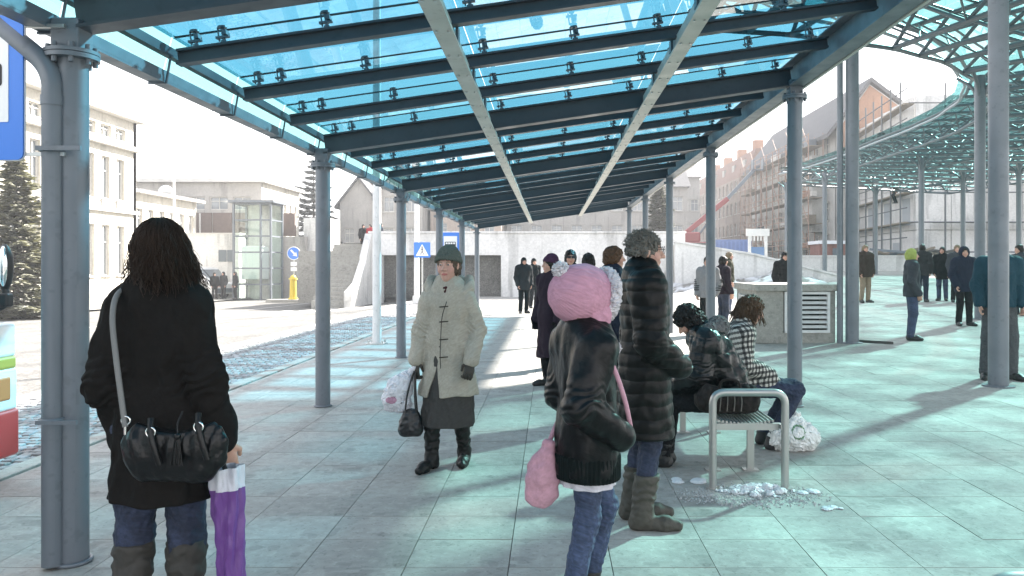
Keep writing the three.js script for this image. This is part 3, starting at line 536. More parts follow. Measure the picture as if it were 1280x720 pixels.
function hatField(h, sd) {
  if (h.type === 'cap') { const c = cranium(0.012), peak = ell([0, 0.045, 0.105], [0.065, 0.008, 0.06]); return (x, y, z) => Math.min(smax(c(x, y - 0.005, z), 0.04 - 0.1 * z - y, 0.01), peak(x, y + z * 0.12 - 0.012, z)); }
  if (h.type === 'beanie') { const c = cranium(h.t ?? 0.018), c2 = ell([0, 0.07, -0.035], [0.086, 0.098, 0.10]), edge = h.edge ?? 0.03; return (x, y, z) => { let d = smin(c(x, y, z), c2(x, y, z), 0.02); const e = edge + 0.25 * z - y; d = smax(d, e, 0.01); if (y < edge + 0.25 * z + 0.035) d -= 0.004; return d + 0.0022 * Math.sin(Math.atan2(z + 0.02, x) * 34) * Math.sin(y * 330) + 0.004 * n3(x * 22 + sd, y * 22, z * 22); }; }
  if (h.type === 'hood') { const c = ell([0, 0.0, -0.03], [0.118, 0.155, 0.125]), fh = ell([0, -0.01, 0.13], [0.078, 0.115, 0.13]); return (x, y, z) => smax(c(x, y, z), -fh(x, y, z), 0.02) + 0.006 * n3(x * 14 + sd, y * 10, z * 14); }
}
// ---------------------------------------------------------------- the people near the camera
const denim = phys([0.055, 0.078, 0.145], 0.85, { map: texDenim, bumpMap: texCloth, bumpScale: 0.001 }), denimDark = phys([0.032, 0.043, 0.082], 0.85, { map: texDenim, bumpMap: texCloth, bumpScale: 0.001 });
const hairMat = c => phys(c, 0.5, { anisotropy: 0.5, specularIntensity: 0.45, map: texClothCol });
function strands(n, seed, root, fall, len, r, curl) { // loose hair: thin curled tubes
  const R = rng(seed), out = [];
  for (let i = 0; i < n; i++) {
    const p = root(R), dir = fall(p, R), ph = R() * 6.28, L = len * (0.6 + 0.6 * R()), am = curl * (0.5 + R()), f = 16 + R() * 14, pts = [];
    for (let k = 0; k <= 7; k++) { const t = k / 7; pts.push(V3(p.x + dir.x * L * t + am * t * Math.cos(ph + f * L * t), p.y + dir.y * L * t, p.z + dir.z * L * t + am * t * Math.sin(ph + f * L * t))); }
    out.push(pipe(pts, r, 9, 4));
  }
  return merged(out);
}
// woman in a black coat, seen from behind
{
  const X = -1.465, D = 3.0, hm = hairMat([0.045, 0.026, 0.017]);
  person({ X, D, H: 1.68, turn: Math.PI, label: 'dark haired woman in a black coat and jeans seen from behind, shoulder bag on hip', cell: 0.01, fine: 0.006, seed: 1, look: [0.35, 0, 0], hide: 'L', palm: { R: [0.3, 0, 0.95] },
    pose: { shoL: [0.115, 1.375, -0.01], shoR: [-0.115, 1.375, -0.01], elbL: [0.172, 1.10, -0.06], wriL: [0.16, 0.90, 0.06], hanL: [0.16, 0.84, 0.1], elbR: [-0.188, 1.11, -0.04], wriR: [-0.235, 0.87, 0.01], hanR: [-0.24, 0.80, 0.03], ankL: [0.11, 0.085, -0.03], ankR: [-0.09, 0.085, 0.0], kneR: [-0.085, 0.5, 0.04], toeR: [-0.11, 0.035, 0.17], kneL: [0.105, 0.5, 0.02] },
    top: { name: 'coat', mat: cloth([0.015, 0.013, 0.012], 0.9), hem: 0.655, hip: 0.30, flare: 0.022, thick: 0.03, width: 0.90, collar: 0.085, collarR: 0.066, fold: 0.010, cell: 0.006 },
    legs: { mat: denimDark, thick: 0.014, end: 0.44 }, shoes: { mat: phys([0.045, 0.04, 0.034], 0.75, { map: texClothCol, bumpMap: texCloth, bumpScale: 0.001 }), high: 0.97, r: 0.074, ankle: 0.06 },
    hair: { mat: hm, t: -0.002, drop: 0.04, rough: 0.007, reach: 0.26, cell: 0.004, f: (d, x, y, z) => smin(d, Math.hypot((x + 0.04) * 1.0, (y + 0.08) * 0.72, z + 0.035) - 0.069, 0.05) },
    more: (P, J, s) => {
      const c = J.head;
      const R = rng(55), out = [];
      for (let q = 0; q < 1900; q++) { // locks that follow the head, then fall in waves over the collar
        const a = R() * 6.283, b0 = 0.1 + R() * 1.2, off = 0.002 + 0.011 * R(), L = 0.07 + 0.11 * R() * (Math.cos(a) < 0.2 ? 1.15 : 0.8), ph = R() * 6.28, am = 0.006 + 0.016 * R(), f = 34 + 34 * R(), fl = 0.05 + 0.4 * R() * R(), pts = [];
        const b1 = 1.15 + 0.6 * R(); for (let k = 0; k <= 5; k++) { const b = lerp(b0, b1, k / 5), w = 0.35 * am * (k / 5) * Math.sin(ph + 9 * k / 5); pts.push(V3(c[0] - 0.004 + w * Math.sin(a) + (0.080 + off) * Math.sin(b) * Math.cos(a), c[1] + 0.028 + (0.092 + off) * Math.cos(b), c[2] - 0.02 + w * Math.cos(a) + (0.092 + off) * Math.sin(b) * Math.sin(a))); }
        const e = pts[5].clone(); for (let k = 1; k <= 7; k++) { const t = k / 7, w = am * (0.35 + 0.65 * t) * Math.sin(ph + 9 + f * L * t); pts.push(V3(e.x + Math.cos(a) * L * t * fl + w * Math.sin(a) - 0.02 * t, e.y - L * t, e.z + Math.sin(a) * L * t * fl + w * Math.cos(a))); }
        out.push(pipe(pts, 0.0007 + 0.0007 * R(), 18, 3));
      }
      const g = merged(out);
      part('loose_hair', g, hm, P);
    } });
  // shoulder bag
  const B = thing('shoulder_bag', 'slouchy black leather bag with silver buckles and tassel against the back of the black coat', 'bag', [X + 0.20, 0.085, D - 0.22]);
  B.scale.setScalar(0.86); B.position.y = 0.205; B.position.x = X + 0.165;
  const leather = phys([0.007, 0.007, 0.0075], 0.30, { bumpMap: texCloth, bumpScale: 0.001, specularIntensity: 0.55 });
  const bb = blend([[econe([-0.115, 0.735, 0], [0.10, 0.735, 0], 0.085, 0.085, [0, 0, 1], 0.55)], [econe([-0.125, 0.84, 0], [0.125, 0.86, 0], 0.055, 0.05, [0, 0, 1], 0.5), 0.09], [econe([-0.14, 0.79, 0], [0.15, 0.80, 0], 0.06, 0.055, [0, 0, 1], 0.6), 0.05]]);
  part('bag_body', surface((x, y, z) => { let d = bb(x, y, z); const u = x / (0.55 + (y - 0.66) * 1.1); d += 0.003 * Math.sin(u * 75 + 2.5 * n3(x * 7, y * 5, z * 7)) * smooth(0.64, 0.8, y) + 0.006 * n3(x * 10, y * 10, z * 10) + 0.0008 * n3(x * 40, y * 40, z * 40); const sag = 0.905 - 0.05 * Math.cos(x * 9.5); return smax(d, y - sag, 0.02); }, [-0.24, 0.6, -0.1], [0.26, 0.98, 0.1], 0.005), leather, B);
  part('shoulder_strap', [pipe([V3(-0.19, 0.88, 0.03), V3(-0.215, 1.0, 0.015), V3(-0.25, 1.16, -0.01), V3(-0.285, 1.31, -0.05), V3(-0.305, 1.40, -0.12), V3(-0.305, 1.425, -0.22), V3(-0.285, 1.36, -0.34)], 0.0115, 50, 8).scale(1, 1, 0.999)], phys([0.16, 0.155, 0.15], 0.6, { bumpMap: texCloth, bumpScale: 0.002 }), B);
  const silver = std([0.75, 0.74, 0.72], 0.25, { metalness: 1 });
  for (const [bx, by] of [[-0.075, 0.865], [0.115, 0.885]]) {
    part('buckle', [new THREE.TorusGeometry(0.018, 0.0042, 6, 20).translate(bx, by, 0.058), rod(V3(bx - 0.004, by - 0.018, 0.06), V3(bx - 0.004, by + 0.018, 0.06), 0.003)], silver, B);
    part('buckle_strap', [pipe([V3(bx - 0.01, by + 0.05, 0.035), V3(bx, by, 0.057), V3(bx + 0.02, by - 0.07, 0.064), V3(bx + 0.035, by - 0.13, 0.058)], 0.013, 14, 8)], leather, B);
  }
  part('strap_ring', [new THREE.TorusGeometry(0.017, 0.004, 6, 20).translate(-0.188, 0.905, 0.03), rod(V3(-0.19, 0.89, 0.03), V3(-0.19, 0.85, 0.03), 0.006)], silver, B);
  const tas = []; for (let i = 0; i < 26; i++) { const a = i * 2.4, r = 0.003 + 0.0014 * (i % 9); tas.push(rod(V3(0.035 + r * Math.cos(a) * 0.6, 0.845, 0.066 + r * Math.sin(a) * 0.4), V3(0.035 + r * Math.cos(a) * 1.7, 0.735 + 0.004 * (i % 4), 0.07 + r * Math.sin(a) * 0.8), 0.0026, 0.0026, 5)); }
  part('tassel', [...tas, new THREE.SphereGeometry(0.014, 10, 8).translate(0.035, 0.85, 0.066), pipe([V3(0.035, 0.86, 0.064), V3(0.03, 0.90, 0.05), V3(0.035, 0.94, 0.02)], 0.004, 10, 6)], leather, B);
  // furled umbrella
  const U = thing('umbrella', 'furled purple umbrella with white top band beside the woman in the black coat', 'umbrella', [X + 0.30, 0, D - 0.06]);
  U.rotation.z = 0.035;
  const prof = [[0.78, 0.052], [0.70, 0.055], [0.6, 0.05], [0.45, 0.046], [0.3, 0.04], [0.15, 0.03], [0.09, 0.012]];
  const furl = (y0, y1, mat, name) => { const g = new THREE.CylinderGeometry(1, 1, y1 - y0, 96, 40, true).translate(0, (y0 + y1) / 2, 0), p = g.attributes.position; for (let i = 0; i < p.count; i++) { const y = p.getY(i); let r = 0.012; for (let k = 0; k + 1 < prof.length; k++) if (y <= prof[k][0] && y >= prof[k + 1][0]) r = lerp(prof[k + 1][1], prof[k][1], (y - prof[k + 1][0]) / (prof[k][0] - prof[k + 1][0])); const a = Math.atan2(p.getZ(i), p.getX(i)), rr = r * (1 + 0.14 * Math.sin(a * 6 + y * 14) + 0.10 * n3(Math.cos(a) * 3, y * 12, Math.sin(a) * 3) + 0.05 * Math.sin(y * 60 + a * 3)); p.setXYZ(i, rr * Math.cos(a) + 0.03 * (0.78 - y) * 0.6, y, rr * Math.sin(a)); } g.computeVertexNormals(); part(name, g, mat, U); };
  furl(0.09, 0.70, phys([0.12, 0.04, 0.20], 0.42, { bumpMap: texCloth, bumpScale: 0.001, sheen: 0.4, sheenColor: RGB(0.5, 0.3, 0.7) }), 'purple_cloth');
  furl(0.70, 0.78, phys([0.62, 0.61, 0.66], 0.5, { bumpMap: texCloth, bumpScale: 0.002 }), 'white_band');
  part('shaft', [rod(V3(0, 0.76, 0), V3(-0.012, 0.84, 0.03), 0.009), rod(V3(0.013, 0.09, 0), V3(0.0135, 0.02, 0), 0.007)], M.black, U);
}
// lady in a beige coat walking towards us
{
  const X = -0.77, D = 6.03, beige = cloth([0.50, 0.45, 0.375], 0.92, { bumpScale: 0.002 }), dark = cloth([0.05, 0.045, 0.04], 0.9), toggleMat = cloth([0.06, 0.045, 0.035], 0.7);
  person({ X, D, H: 1.62, turn: -0.08, label: 'older woman in a long beige coat and knitted hat walking with bags', cell: 0.012, fine: 0.006, headCell: 0.003, handCell: 0.004, seed: 2, headScale: 1.1, look: [-0.12, 0.03, 0.03], gloves: phys([0.035, 0.028, 0.02], 0.6, { bumpMap: texCloth, bumpScale: 0.001 }), curl: 0.9, palm: { L: [-0.5, 0, -0.85], R: [0.6, 0, -0.8] }, skin: [0.52, 0.30, 0.235], lip: [0.40, 0.13, 0.12], brow: [0.22, 0.15, 0.10],
    pose: { shoL: [0.135, 1.315, -0.01], shoR: [-0.135, 1.315, -0.01], elbL: [0.225, 1.08, -0.03], wriL: [0.205, 0.855, 0.12], hanL: [0.20, 0.79, 0.16], elbR: [-0.215, 1.08, -0.01], wriR: [-0.245, 0.85, 0.06], hanR: [-0.245, 0.78, 0.075], kneL: [0.10, 0.49, 0.0], ankL: [0.105, 0.10, -0.12], toeL: [0.12, 0.035, 0.04], kneR: [-0.11, 0.50, 0.07], ankR: [-0.115, 0.085, 0.08], toeR: [-0.16, 0.035, 0.24] },
    top: { name: 'coat', mat: beige, hem: 0.57, hip: 0.44, flare: 0.075, thick: 0.03, width: 0.98, collar: -0.04, collarR: 0.045, fold: 0.008, cell: 0.006, extra: (J, s) => { const A = [-0.105 * s, 1.385 * s, 0.01], B = [0, 1.41 * s, -0.12 * s], Cc = [0.105 * s, 1.385 * s, 0.01], F1 = [-0.045 * s, 1.31 * s, 0.115 * s], F2 = [0.045 * s, 1.31 * s, 0.115 * s]; return []; }, cut: (d, x, y, z) => { const lap = smooth(0.80, 0.5, y) * 0.05; return z > 0.05 ? smax(d, lap > 0 ? -(Math.abs(x + 0.055 + lap * 0.5) - lap) : d, 0.01) : d; } },
    legs: { skirt: { hem: 0.335, r: 0.215, mat: cloth([0.075, 0.07, 0.066], 0.9) } }, bareLeg: 0.05,
    shoes: { mat: phys([0.01, 0.0095, 0.009], 0.5, { specularIntensity: 0.5, bumpMap: texCloth, bumpScale: 0.001 }), high: 0.60, r: 0.064, ankle: 0.05, heel: true },
    hair: { mat: hairMat([0.12, 0.085, 0.06]), t: 0.006, drop: 0.01, cell: 0.006 },
    hat: { mat: cloth([0.13, 0.145, 0.125], 0.95, { bumpScale: 0.004 }), type: 'beanie', edge: 0.032, t: 0.022, cell: 0.004 },
    more: (P, J, s) => {
      part('hood', surface((x, y, z) => { const q = Math.hypot(x * 0.9, z + 0.03), a = Math.atan2(x, z + 0.03), front = smooth(2.0, 0.5, Math.abs(a)), yy = 1.33 + 0.04 * (1 - front) - 0.05 * front; let d = Math.hypot(q - 0.118 - 0.025 * (1 - front), (y - yy) * (0.55 + 0.3 * front)) - (0.038 - 0.012 * front); d = smax(d, 0.035 - Math.abs(x) - (z < 0.03 ? 1 : 0), 0.01); return (d + 0.006 * n3(x * 12, y * 12, z * 12)) * 0.8; }, [-0.26, 1.15, -0.28], [0.26, 1.52, 0.24], 0.006), beige, P);
      part('scarf', surface((x, y, z) => blend([[cone([-0.05, 1.335, 0.05], [0.05, 1.335, 0.05], 0.03, 0.03)], [cone([0.0, 1.345, 0.07], [0.005, 1.315, 0.085], 0.026, 0.02), 0.02]])(x, y, z) + 0.004 * n3(x * 30, y * 30, z * 30), [-0.1, 1.2, -0.02], [0.1, 1.4, 0.15], 0.005), cloth([0.07, 0.018, 0.02], 0.9), P);
      const fz = (y) => 0.163 + 0.02 * clamp((1.0 - y) * 2, 0, 1.0);
      part('placket_edge', [pipe([V3(0.02, 1.25, 0.150), V3(-0.012, 1.14, 0.158), V3(-0.022, 1.0, 0.158), V3(-0.026, 0.86, 0.162), V3(-0.02, 0.76, 0.174)], 0.003, 40, 6)], dark, P);
      for (const y of [1.21, 1.10, 0.97, 0.84]) part('toggle', [rod(V3(-0.03, y, fz(y) + 0.004), V3(0.035, y + 0.006, fz(y) + 0.004), 0.005, 0.004, 8)], toggleMat, P);
    } });
  const Hh = [X - 0.235, 0.74, D - 0.07]; // the hand that carries the bags
  const W = thing('plastic_bag', 'crumpled white plastic carrier bag carried by the woman in the beige coat', 'bag', [Hh[0] - 0.12, 0, D - 0.06]);
  const wb = blend([[econe([-0.04, 0.52, 0], [0.0, 0.60, 0], 0.09, 0.08, [0, 0, 1], 0.6)], [cone([0.0, 0.60, 0], [0.11, 0.75, 0], 0.085, 0.02), 0.08], [cone([-0.07, 0.50, 0], [0.03, 0.475, 0], 0.05, 0.06), 0.05]]);
  part('bag_body', surface((x, y, z) => wb(x, y, z) + 0.010 * n3(x * 14, y * 14, z * 14) + 0.008 * Math.abs(n3(x * 27, y * 27, z * 27)) + 0.003 * n3(x * 60, y * 60, z * 60), [-0.2, 0.38, -0.15], [0.2, 0.82, 0.15], 0.006), phys([0.72, 0.70, 0.74], 0.4, { transmission: 0.12, thickness: 0 }), W);
  part('handle', [pipe([V3(0.05, 0.69, 0.01), V3(0.10, 0.745, 0.02), V3(0.115, 0.73, -0.01), V3(0.06, 0.68, -0.02)], 0.011, 16, 6)], phys([0.72, 0.70, 0.74], 0.4), W);
  part('print_patch', surface((x, y, z) => Math.max(wb(x, y, z) + 0.010 * n3(x * 14, y * 14, z * 14) + 0.008 * Math.abs(n3(x * 27, y * 27, z * 27)) - 0.0025, Math.hypot((x + 0.05) * 1.0, (y - 0.52) * 1.6) - 0.045, -z), [-0.2, 0.38, -0.1], [0.2, 0.82, 0.15], 0.006), phys([0.42, 0.22, 0.30], 0.5), W);
  const H2 = thing('handbag', 'small black handbag with long handles hanging from the gloved hand of the woman in beige', 'bag', [Hh[0] - 0.03, 0, D - 0.11]);
  const hb = blend([[econe([-0.03, 0.30, 0], [0.035, 0.30, 0], 0.06, 0.06, [0, 0, 1], 0.9)], [econe([0.0, 0.42, 0], [0.01, 0.43, 0], 0.04, 0.04, [0, 0, 1], 0.8), 0.12]]);
  const bl = phys([0.013, 0.012, 0.013], 0.38, { bumpMap: texCloth, bumpScale: 0.001 });
  part('bag_body', surface((x, y, z) => smax(smax(hb(x, y, z) + 0.004 * n3(x * 20, y * 20, z * 20), y - 0.455, 0.01), 0.245 - y, 0.02), [-0.14, 0.2, -0.12], [0.14, 0.52, 0.12], 0.005), bl, H2);
  for (const z of [-0.03, 0.03]) part('handle', [pipe([V3(-0.035, 0.43, z), V3(-0.02, 0.56, z * 0.8), V3(0.03, 0.735, z * 0.2), V3(0.035, 0.56, z * 0.8), V3(0.045, 0.43, z)], 0.007, 40, 6)], bl, H2);
}
// girl in a pink hat
{
  const X = 0.16, D = 3.56, pink = cloth([0.62, 0.32, 0.41], 0.95, { bumpScale: 0.004 }), fluff = cloth([0.78, 0.72, 0.75], 1, { bumpScale: 0.02 }), shiny = phys([0.006, 0.006, 0.0065], 0.33, { specularIntensity: 0.4, bumpMap: texCloth, bumpScale: 0.0012 });
  const tip = ell([0, 0.035, -0.045], [0.132, 0.142, 0.158]);
  person({ X, D, H: 1.445, turn: 1.92, label: 'girl in a pink bobble hat, short shiny black jacket and jeans', cell: 0.011, fine: 0.006, seed: 3, headScale: 1.24, look: [0.15, 0.12, 0], hide: 'LR',
    pose: { neck: [0, 1.43, -0.01], shoR: [-0.165, 1.36, -0.02], elbR: [-0.245, 1.09, -0.13], wriR: [-0.215, 0.93, 0.10], shoL: [0.165, 1.36, -0.02], elbL: [0.235, 1.09, -0.05], wriL: [0.2, 0.9, 0.12], pelvis: [0, 0.92, 0], hipL: [0.085, 0.90, 0.02], hipR: [-0.085, 0.90, -0.02], kneR: [-0.09, 0.50, -0.03], ankR: [-0.10, 0.085, -0.13], toeR: [-0.13, 0.035, 0.03], kneL: [0.09, 0.49, 0.15], ankL: [0.10, 0.085, 0.05], toeL: [0.12, 0.035, 0.21] },
    top: { mat: shiny, hem: 0.705, hip: 0.17, flare: 0.012, thick: 0.054, width: 0.97, collar: 0.03, collarR: 0.09, fold: 0.006, cell: 0.006, extra: (J, s) => [[cone([-0.09 * s, 1.40 * s, -0.05 * s], [0.09 * s, 1.40 * s, -0.05 * s], 0.085 * s, 0.085 * s), 0.05], [cone([-0.10 * s, 1.42 * s, 0.02 * s], [0.10 * s, 1.42 * s, 0.02 * s], 0.065 * s, 0.065 * s), 0.05]] },
    legs: { mat: denim, thick: 0.012, end: 0.105, cell: 0.006 }, shoes: { mat: phys([0.02, 0.018, 0.017], 0.6), high: 0.16, r: 0.062 },
    hair: { mat: hairMat([0.08, 0.05, 0.03]), t: 0.008, drop: 0.03 },
    hat: { mat: pink, cell: 0.005, reach: 0.3, f: (x, y, z) => { let d = tip(x, y, z); const e = -0.105 + 0.45 * Math.max(0, z + 0.0) - 0.10 * Math.max(0, -z - 0.05) - y; d = smax(d, e, 0.012); d = smax(d, z - 0.068, 0.01); return d + 0.0008 * Math.sin(Math.atan2(x, y + 0.02 + z * 0.3) * 44) + 0.003 * n3(x * 14, y * 14, z * 14) + 0.0006 * n3(x * 90, y * 90, z * 90); } },
    more: (P, J, s, HF, inHead) => {
      const sm = inHead('hat_trim', (x, y, z) => { const q = Math.hypot(x / 1.0, (y - 0.045) / 1.02); const dz = z - (0.062 + 0.01); const ring = Math.hypot(q - 0.105, dz) - 0.027; return Math.max(ring, -0.075 - y) + 0.006 * n3(x * 40, y * 40, z * 40) + 0.003 * n3(x * 90, y * 90, z * 90); }, fluff, 0.005, 0.3);
      inHead('hat_bobble', (x, y, z) => Math.hypot(x, y - 0.135, z + 0.165) - 0.038 + 0.010 * n3(x * 60, y * 60, z * 60), fluff, 0.005, 0.34);
      for (const sx of [-1, 1]) { inHead('ear_flap', (x, y, z) => ell([sx * 0.098, -0.05, 0.01], [0.02, 0.06, 0.055])(x, y, z) + 0.003 * n3(x * 30, y * 30, z * 30), pink, 0.005, 0.3); inHead('hat_cord', (x, y, z) => Math.min(cone([sx * 0.10, -0.10, 0.03], [sx * 0.115, -0.17, 0.085], 0.006, 0.006)(x, y, z), Math.hypot(x - sx * 0.115, y + 0.185, z - 0.09) - 0.028 + 0.007 * n3(x * 60, y * 60, z * 60)), fluff, 0.005, 0.32); }
      const wb = econe([0, 0.70 * s, 0], [0, 0.785 * s, 0], 0.215 * s, 0.215 * s, [0, 0, 1], 0.80);
      part('waistband', surface((x, y, z) => smax(smax(wb(x, y, z) + 0.0025 * Math.sin(Math.atan2(z, x) * 60), y - 0.815 * s, 0.01), 0.685 * s - y, 0.01), [-0.3, 0.5, -0.3], [0.3, 0.76, 0.3], 0.006), cloth([0.008, 0.012, 0.012], 0.95), P);
      part('shirt_hem', surface((x, y, z) => smax(smax(econe([0, 0.64 * s, 0], [0, 0.76 * s, 0], 0.182 * s, 0.182 * s, [0, 0, 1], 0.78)(x, y, z) + 0.005 * Math.sin(Math.atan2(z, x) * 11), y - 0.74 * s, 0.01), 0.645 * s - y, 0.006), [-0.3, 0.48, -0.3], [0.3, 0.72, 0.3], 0.006), cloth([0.66, 0.62, 0.68], 0.9), P);
    } });
  // bag on her far side, strap across the back
  const B = thing('girl_bag', 'pale pink cloth bag hanging behind the girl in the pink hat', 'bag', [X - 0.20, 0, D - 0.02]);
  const pm = cloth([0.60, 0.33, 0.40], 0.9);
  const pb = blend([[econe([0, 0.52, 0], [0.01, 0.60, 0], 0.075, 0.065, [0, 0, 1], 0.55)], [cone([0.01, 0.60, 0], [0.03, 0.72, 0], 0.055, 0.03), 0.06]]);
  part('bag_body', surface((x, y, z) => pb(x, y, z) + 0.006 * n3(x * 16, y * 16, z * 16), [-0.14, 0.4, -0.12], [0.14, 0.8, 0.12], 0.006), pm, B);
  part('strap', [pipe([V3(0.03, 0.72, -0.02), V3(0.13, 0.95, -0.14), V3(0.15, 1.16, -0.12), V3(0.18, 1.235, 0.0), V3(0.245, 1.19, 0.12), V3(0.305, 1.09, 0.155), V3(0.355, 0.95, 0.14), V3(0.39, 0.80, 0.09)], 0.011, 60, 8)], pm, B);
}
// woman in a quilted coat, in profile
{
  const X = 0.55, D = 4.69, puff = phys([0.007, 0.0065, 0.006], 0.38, { specularIntensity: 0.32, bumpMap: texCloth, bumpScale: 0.001 }), grey = hairMat([0.16, 0.145, 0.125]), fur = cloth([0.34, 0.28, 0.21], 1, { bumpScale: 0.02 });
  person({ X, D, H: 1.71, turn: 1.62, label: 'woman with short curly grey hair and glasses in a long black quilted coat', cell: 0.012, fine: 0.006, headCell: 0.0035, handCell: 0.004, seed: 4, look: [0.0, 0.06, 0], gloves: phys([0.012, 0.012, 0.012], 0.5), curl: 0.6, palm: { L: [-0.6, 0.7, 0], R: [0.6, 0.7, 0] }, skin: [0.52, 0.31, 0.24],
    pose: { elbR: [-0.235, 1.08, 0.0], wriR: [-0.11, 0.93, 0.18], hanR: [-0.04, 0.90, 0.23], elbL: [0.235, 1.08, -0.02], wriL: [0.11, 0.93, 0.18], hanL: [0.05, 0.885, 0.23], ankR: [-0.10, 0.085, -0.03], ankL: [0.10, 0.085, -0.06], kneL: [0.095, 0.5, 0.0] },
    top: { name: 'quilted_coat', mat: puff, hem: 0.525, hip: 0.42, flare: 0.02, thick: 0.052, width: 0.98, collar: 0.03, collarR: 0.07, fold: 0.0045, quilt: 0.0065, pitch: 0.072, cell: 0.006 },
    legs: { mat: denimDark, thick: 0.012, end: 0.26 }, shoes: { mat: phys([0.075, 0.066, 0.053], 0.7, { map: texClothCol, bumpMap: texCloth, bumpScale: 0.0012 }), high: 0.56, r: 0.073, ankle: 0.062 },
    hair: { mat: grey, t: 0.008, drop: -0.02, rough: 0.011, brow: 0.06, cell: 0.004 },
    more: (P, J, s, HF, inHead) => {
      const c = J.head, g = strands(900, 15, R => { const a = R() * 6.283, b = Math.acos(1 - R() * 1.0); return V3(c[0] + 0.080 * Math.sin(b) * Math.cos(a), c[1] + 0.036 + 0.094 * Math.cos(b), c[2] - 0.03 + 0.096 * Math.sin(b) * Math.sin(a)); }, (p, R) => V3((p.x - c[0]) * 6 + (R() - 0.5), 0.3 + (R() - 0.6) * 1.2, (p.z - c[2] + 0.03) * 6 + (R() - 0.5)).normalize(), 0.014, 0.0013, 0.010);
      part('hair_curls', g, hairMat([0.24, 0.22, 0.19]), P);
      part('fur_collar', surface((x, y, z) => { const q = Math.hypot(x, z + 0.005); const yy = 1.43 * s - z * 0.35; return (Math.hypot(q - 0.088, (y - yy) * 0.8) - 0.028) + 0.008 * n3(x * 50, y * 50, z * 50) + 0.004 * n3(x * 110, y * 110, z * 110); }, [-0.2, 1.25, -0.2], [0.2, 1.58, 0.2], 0.005), fur, P);
      part('glasses', [new THREE.TorusGeometry(0.021, 0.0016, 6, 24).translate(-0.031, c[1] + 0.012, c[2] + 0.098), new THREE.TorusGeometry(0.021, 0.0016, 6, 24).translate(0.031, c[1] + 0.012, c[2] + 0.098), rod(V3(-0.01, c[1] + 0.013, c[2] + 0.099), V3(0.01, c[1] + 0.013, c[2] + 0.099), 0.0015), rod(V3(-0.052, c[1] + 0.014, c[2] + 0.096), V3(-0.078, c[1] + 0.012, c[2] - 0.01), 0.0018), rod(V3(0.052, c[1] + 0.014, c[2] + 0.096), V3(0.078, c[1] + 0.012, c[2] - 0.01), 0.0018)], M.black, P);
    } });
}
const SEATED = { pelvis: [0, 0.545, 0], hipL: [0.09, 0.525, 0.03], hipR: [-0.09, 0.525, 0.03], kneL: [0.10, 0.50, 0.43], kneR: [-0.10, 0.50, 0.43], ankL: [0.10, 0.085, 0.38], ankR: [-0.10, 0.085, 0.36], toeL: [0.12, 0.035, 0.55], toeR: [-0.12, 0.035, 0.53] };
// person bent forward on the bench, facing the other way
{
  const hm = hairMat([0.014, 0.012, 0.011]);
  person({ X: 1.36, D: 6.0, H: 1.66, turn: -1.75, fwd: [0, -0.5, 0.866], label: 'person in shiny black jacket with grey fur hood hunched forward on the bench', cell: 0.012, fine: 0.007, seed: 5, look: [0.1, 0.75, 0], curl: 0.8,
    pose: { ...SEATED, waist: [0, 0.71, 0.035], chest: [0, 0.86, 0.12], neck: [0, 1.02, 0.23], head: [0, 1.115, 0.33], shoL: [0.165, 0.965, 0.19], shoR: [-0.165, 0.965, 0.19], elbL: [0.21, 0.73, 0.25], elbR: [-0.21, 0.73, 0.25], wriL: [0.09, 0.64, 0.42], wriR: [-0.09, 0.64, 0.42], hanL: [0.05, 0.60, 0.48], hanR: [-0.05, 0.60, 0.48], kneL: [0.10, 0.50, 0.46], ankL: [0.08, 0.085, 0.52], toeL: [0.09, 0.035, 0.69], kneR: [-0.10, 0.50, 0.46], ankR: [-0.06, 0.085, 0.50], toeR: [-0.06, 0.035, 0.67] },
    top: { mat: phys([0.007, 0.0075, 0.008], 0.27, { specularIntensity: 0.6, bumpMap: texCloth, bumpScale: 0.0012 }), thick: 0.058, width: 1.05, collar: 0.0, fold: 0.011, quilt: 0.005, pitch: 0.11, cell: 0.007 },
    legs: { mat: cloth([0.015, 0.015, 0.017], 0.85), thick: 0.016, end: 0.08 }, shoes: { mat: phys([0.013, 0.013, 0.013], 0.5), high: 0.25 },
    hair: { mat: hm, t: 0.020, drop: 0.025, rough: 0.012, cell: 0.006 },
    more: (P, J, s) => part('fur_hood', surface((x, y, z) => blend([[cone([-0.10, 1.03, 0.16], [0, 1.055, 0.10], 0.05, 0.075)], [cone([0.10, 1.03, 0.16], [0, 1.055, 0.10], 0.05, 0.075), 0.04], [cone([-0.10, 1.03, 0.16], [-0.08, 0.97, 0.30], 0.05, 0.035), 0.03], [cone([0.10, 1.03, 0.16], [0.08, 0.97, 0.30], 0.05, 0.035), 0.03]])(x, y, z) + 0.009 * n3(x * 45, y * 45, z * 45) + 0.004 * n3(x * 100, y * 100, z * 100), [-0.24, 0.85, -0.05], [0.24, 1.2, 0.42], 0.0065), cloth([0.20, 0.20, 0.20], 1, { bumpScale: 0.02 }), P) });
}
